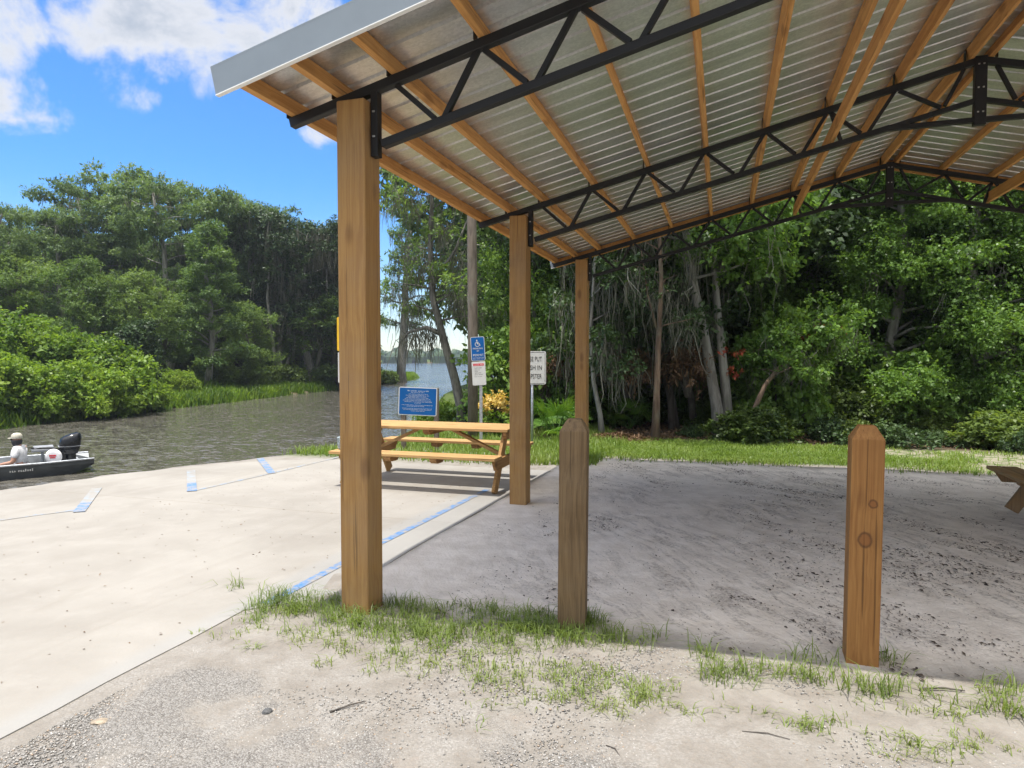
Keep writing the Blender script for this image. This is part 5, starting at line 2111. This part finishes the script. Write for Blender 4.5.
# dark leaf crumbs raked into streaks on the shaded sand
n = 100000
uu = rng.uniform(3.75, 11.0, n)
vv = rng.uniform(-2.1, 6.0, n)
x_, y_ = uu * SN + vv * CS, uu * CS - vv * SN
wv_ = .6 * pn(x_, y_, .5, 8.8)
rx_ = vv * .508 - uu * .861 + wv_
ry_ = vv * .861 + uu * .508 + wv_
s1 = np.array([mnoise.noise(Vector((a * .55, b * 3.2, 1.7))) for a, b in zip(rx_, ry_)])
s2 = pn(x_, y_, .55, 4.4)
big = np.exp(-(((vv - 1.3) / 1.1) ** 2 + ((uu - 7.3) / 1.6) ** 2))
dens = np.clip((.06 + 2.2 * np.clip(s1 - .06, 0, 1)) * np.clip(.48 + 1.2 * s2 + 1.1 * big, 0, 1.5), 0, 1) * sstep(vv, -2.4, -1.2) * 1.3
keep = rng.random(n) < dens
P = np.stack([x_[keep], y_[keep], hgt(x_[keep], y_[keep]) + .004], 1)
m_ = len(P)
sd_ = W(-.861, .508)
D_ = np.array([[sd_.x, sd_.y, 0]]) * rng.choice([-1, 1], m_)[:, None] + rng.normal(size=(m_, 3)) * [.45, .45, .06]
N_ = np.stack([rng.normal(size=m_) * .25, rng.normal(size=m_) * .25, np.ones(m_)], 1)
sz = rng.uniform(.008, .022, m_) * np.where(rng.random(m_) < .12, 2.4, 1.0)
V_, F_ = leaf_arrays(P, D_, unit(N_), sz, sz * rng.uniform(.18, .5, m_))
tag(np_mesh('leaf_debris', V_, F_, M['debris']), 'dark crumbs of dead leaves streaked across the shaded sand', 'leaf debris', kind='stuff')

n = 420
uu, vv = rng.uniform(1.5, 9.3, n), rng.uniform(-6.2, -2.9, n)
P = np.stack([uu * SN + vv * CS, uu * CS - vv * SN, gz_uv(uu) + .011], 1)
V_, F_ = leaf_arrays(P, rng.normal(size=(n, 3)) * [1, 1, .15], unit(rng.normal(size=(n, 3)) * .3 + [0, 0, 1]), rng.uniform(.008, .03, n), rng.uniform(.004, .012, n))
tag(np_mesh('leaf_debris', V_, F_, M['leaf_dead']), 'scattered leaf bits lying on the sunlit concrete', 'leaf debris', kind='stuff')

# heap of raked brown leaves at the forest edge
n = 2600
px_ = rng.normal(615, 13, n)
q0 = along(617, 14.6)
P = np.stack([q0.x + rng.normal(size=n) * .42, q0.y + rng.normal(size=n) * .30, np.zeros(n)], 1)
r2 = ((P[:, 0] - q0.x) / .75) ** 2 + ((P[:, 1] - q0.y) / .55) ** 2
P[:, 2] = hgt(P[:, 0], P[:, 1]) + .16 * np.exp(-r2) * rng.uniform(.2, 1, n)
D_ = rng.normal(size=(n, 3)) * [1, 1, .5]
N_ = rng.normal(size=(n, 3)) * .6 + [0, 0, 1]
V_, F_ = leaf_arrays(P, D_, unit(N_), rng.uniform(.06, .14, n), rng.uniform(.02, .05, n))
tag(np_mesh('leaf_litter', V_, F_, M['leaf_dead']), 'heap of dry brown leaves at the forest edge right of the rear post', 'leaf pile', kind='stuff')
# loose leaves and sticks on the forest floor
n = 9000
uu, vv = rng.uniform(15.5, 19, n), rng.uniform(-3, 9, n)
P = np.stack([uu * SN + vv * CS, uu * CS - vv * SN, np.zeros(n)], 1)
P[:, 2] = hgt(P[:, 0], P[:, 1]) + .01
V_, F_ = leaf_arrays(P, rng.normal(size=(n, 3)) * [1, 1, .4], unit(rng.normal(size=(n, 3)) * .5 + [0, 0, 1]), rng.uniform(.05, .12, n), rng.uniform(.02, .05, n))
tag(np_mesh('forest_litter', V_, F_, M['leaf_dead']), 'fallen brown leaves covering the forest floor', 'leaf litter', kind='stuff')

# single stones, a flat leaf, sticks
def stone(px, py, s, label, mat, flat=.7):
    q = gp(px, py)
    bm = bmesh.new()
    bmesh.ops.create_icosphere(bm, subdivisions=2, radius=s)
    sd = px * 3.1
    for v in bm.verts:
        k = 1 + .35 * mnoise.noise(v.co * (1.2 / s) + Vector((sd, 0, 0)))
        v.co = Vector((v.co.x * k, v.co.y * k * .85, v.co.z * k * flat))
    me = bpy.data.meshes.new('stone')
    bm.to_mesh(me)
    bm.free()
    me.materials.append(mat)
    o = link(bpy.data.objects.new('stone', me))
    o.location = q + Vector((0, 0, s * flat * .35))
    return tag(o, label, 'stone')


M['darkstone'] = simple('dark_stone', (.10, .10, .10), .85, 0, .15, 40, .4)
M['tanstone'] = simple('tan_stone', (.33, .27, .20), .85, 0, .15, 40, .4)
stone(267, 713, .022, 'dark grey stone lying alone on the gravel left of centre', M['darkstone'])
stone(99, 722, .034, 'flat tan stone on the gravel near the lower left corner', M['tanstone'], .25)


def stick(px0, py0, px1, py1, r, label):
    a, b = gp(px0, py0), gp(px1, py1)
    mid = (a + b) / 2 + Vector((.01, .01, .004))
    mb = MB()
    mb.tube([a + Vector((0, 0, r)), mid + Vector((0, 0, r)), b + Vector((0, 0, r))], [r, r * .9, r * .5], 6)
    o = mb.build('stick', M['bark_dark'])
    return tag(o, label, 'stick')


stick(330, 713, 366, 702, .0045, 'short dark stick on the gravel below the front post')
stick(742, 732, 790, 740, .003, 'thin dark twig in the sand under the weeds at right')
stick(606, 746, 620, 757, .003, 'short twig near the bottom edge right of centre')
stick(920, 690, 965, 692, .006, 'brown stick at the roof shadow edge right of the orange bollard')
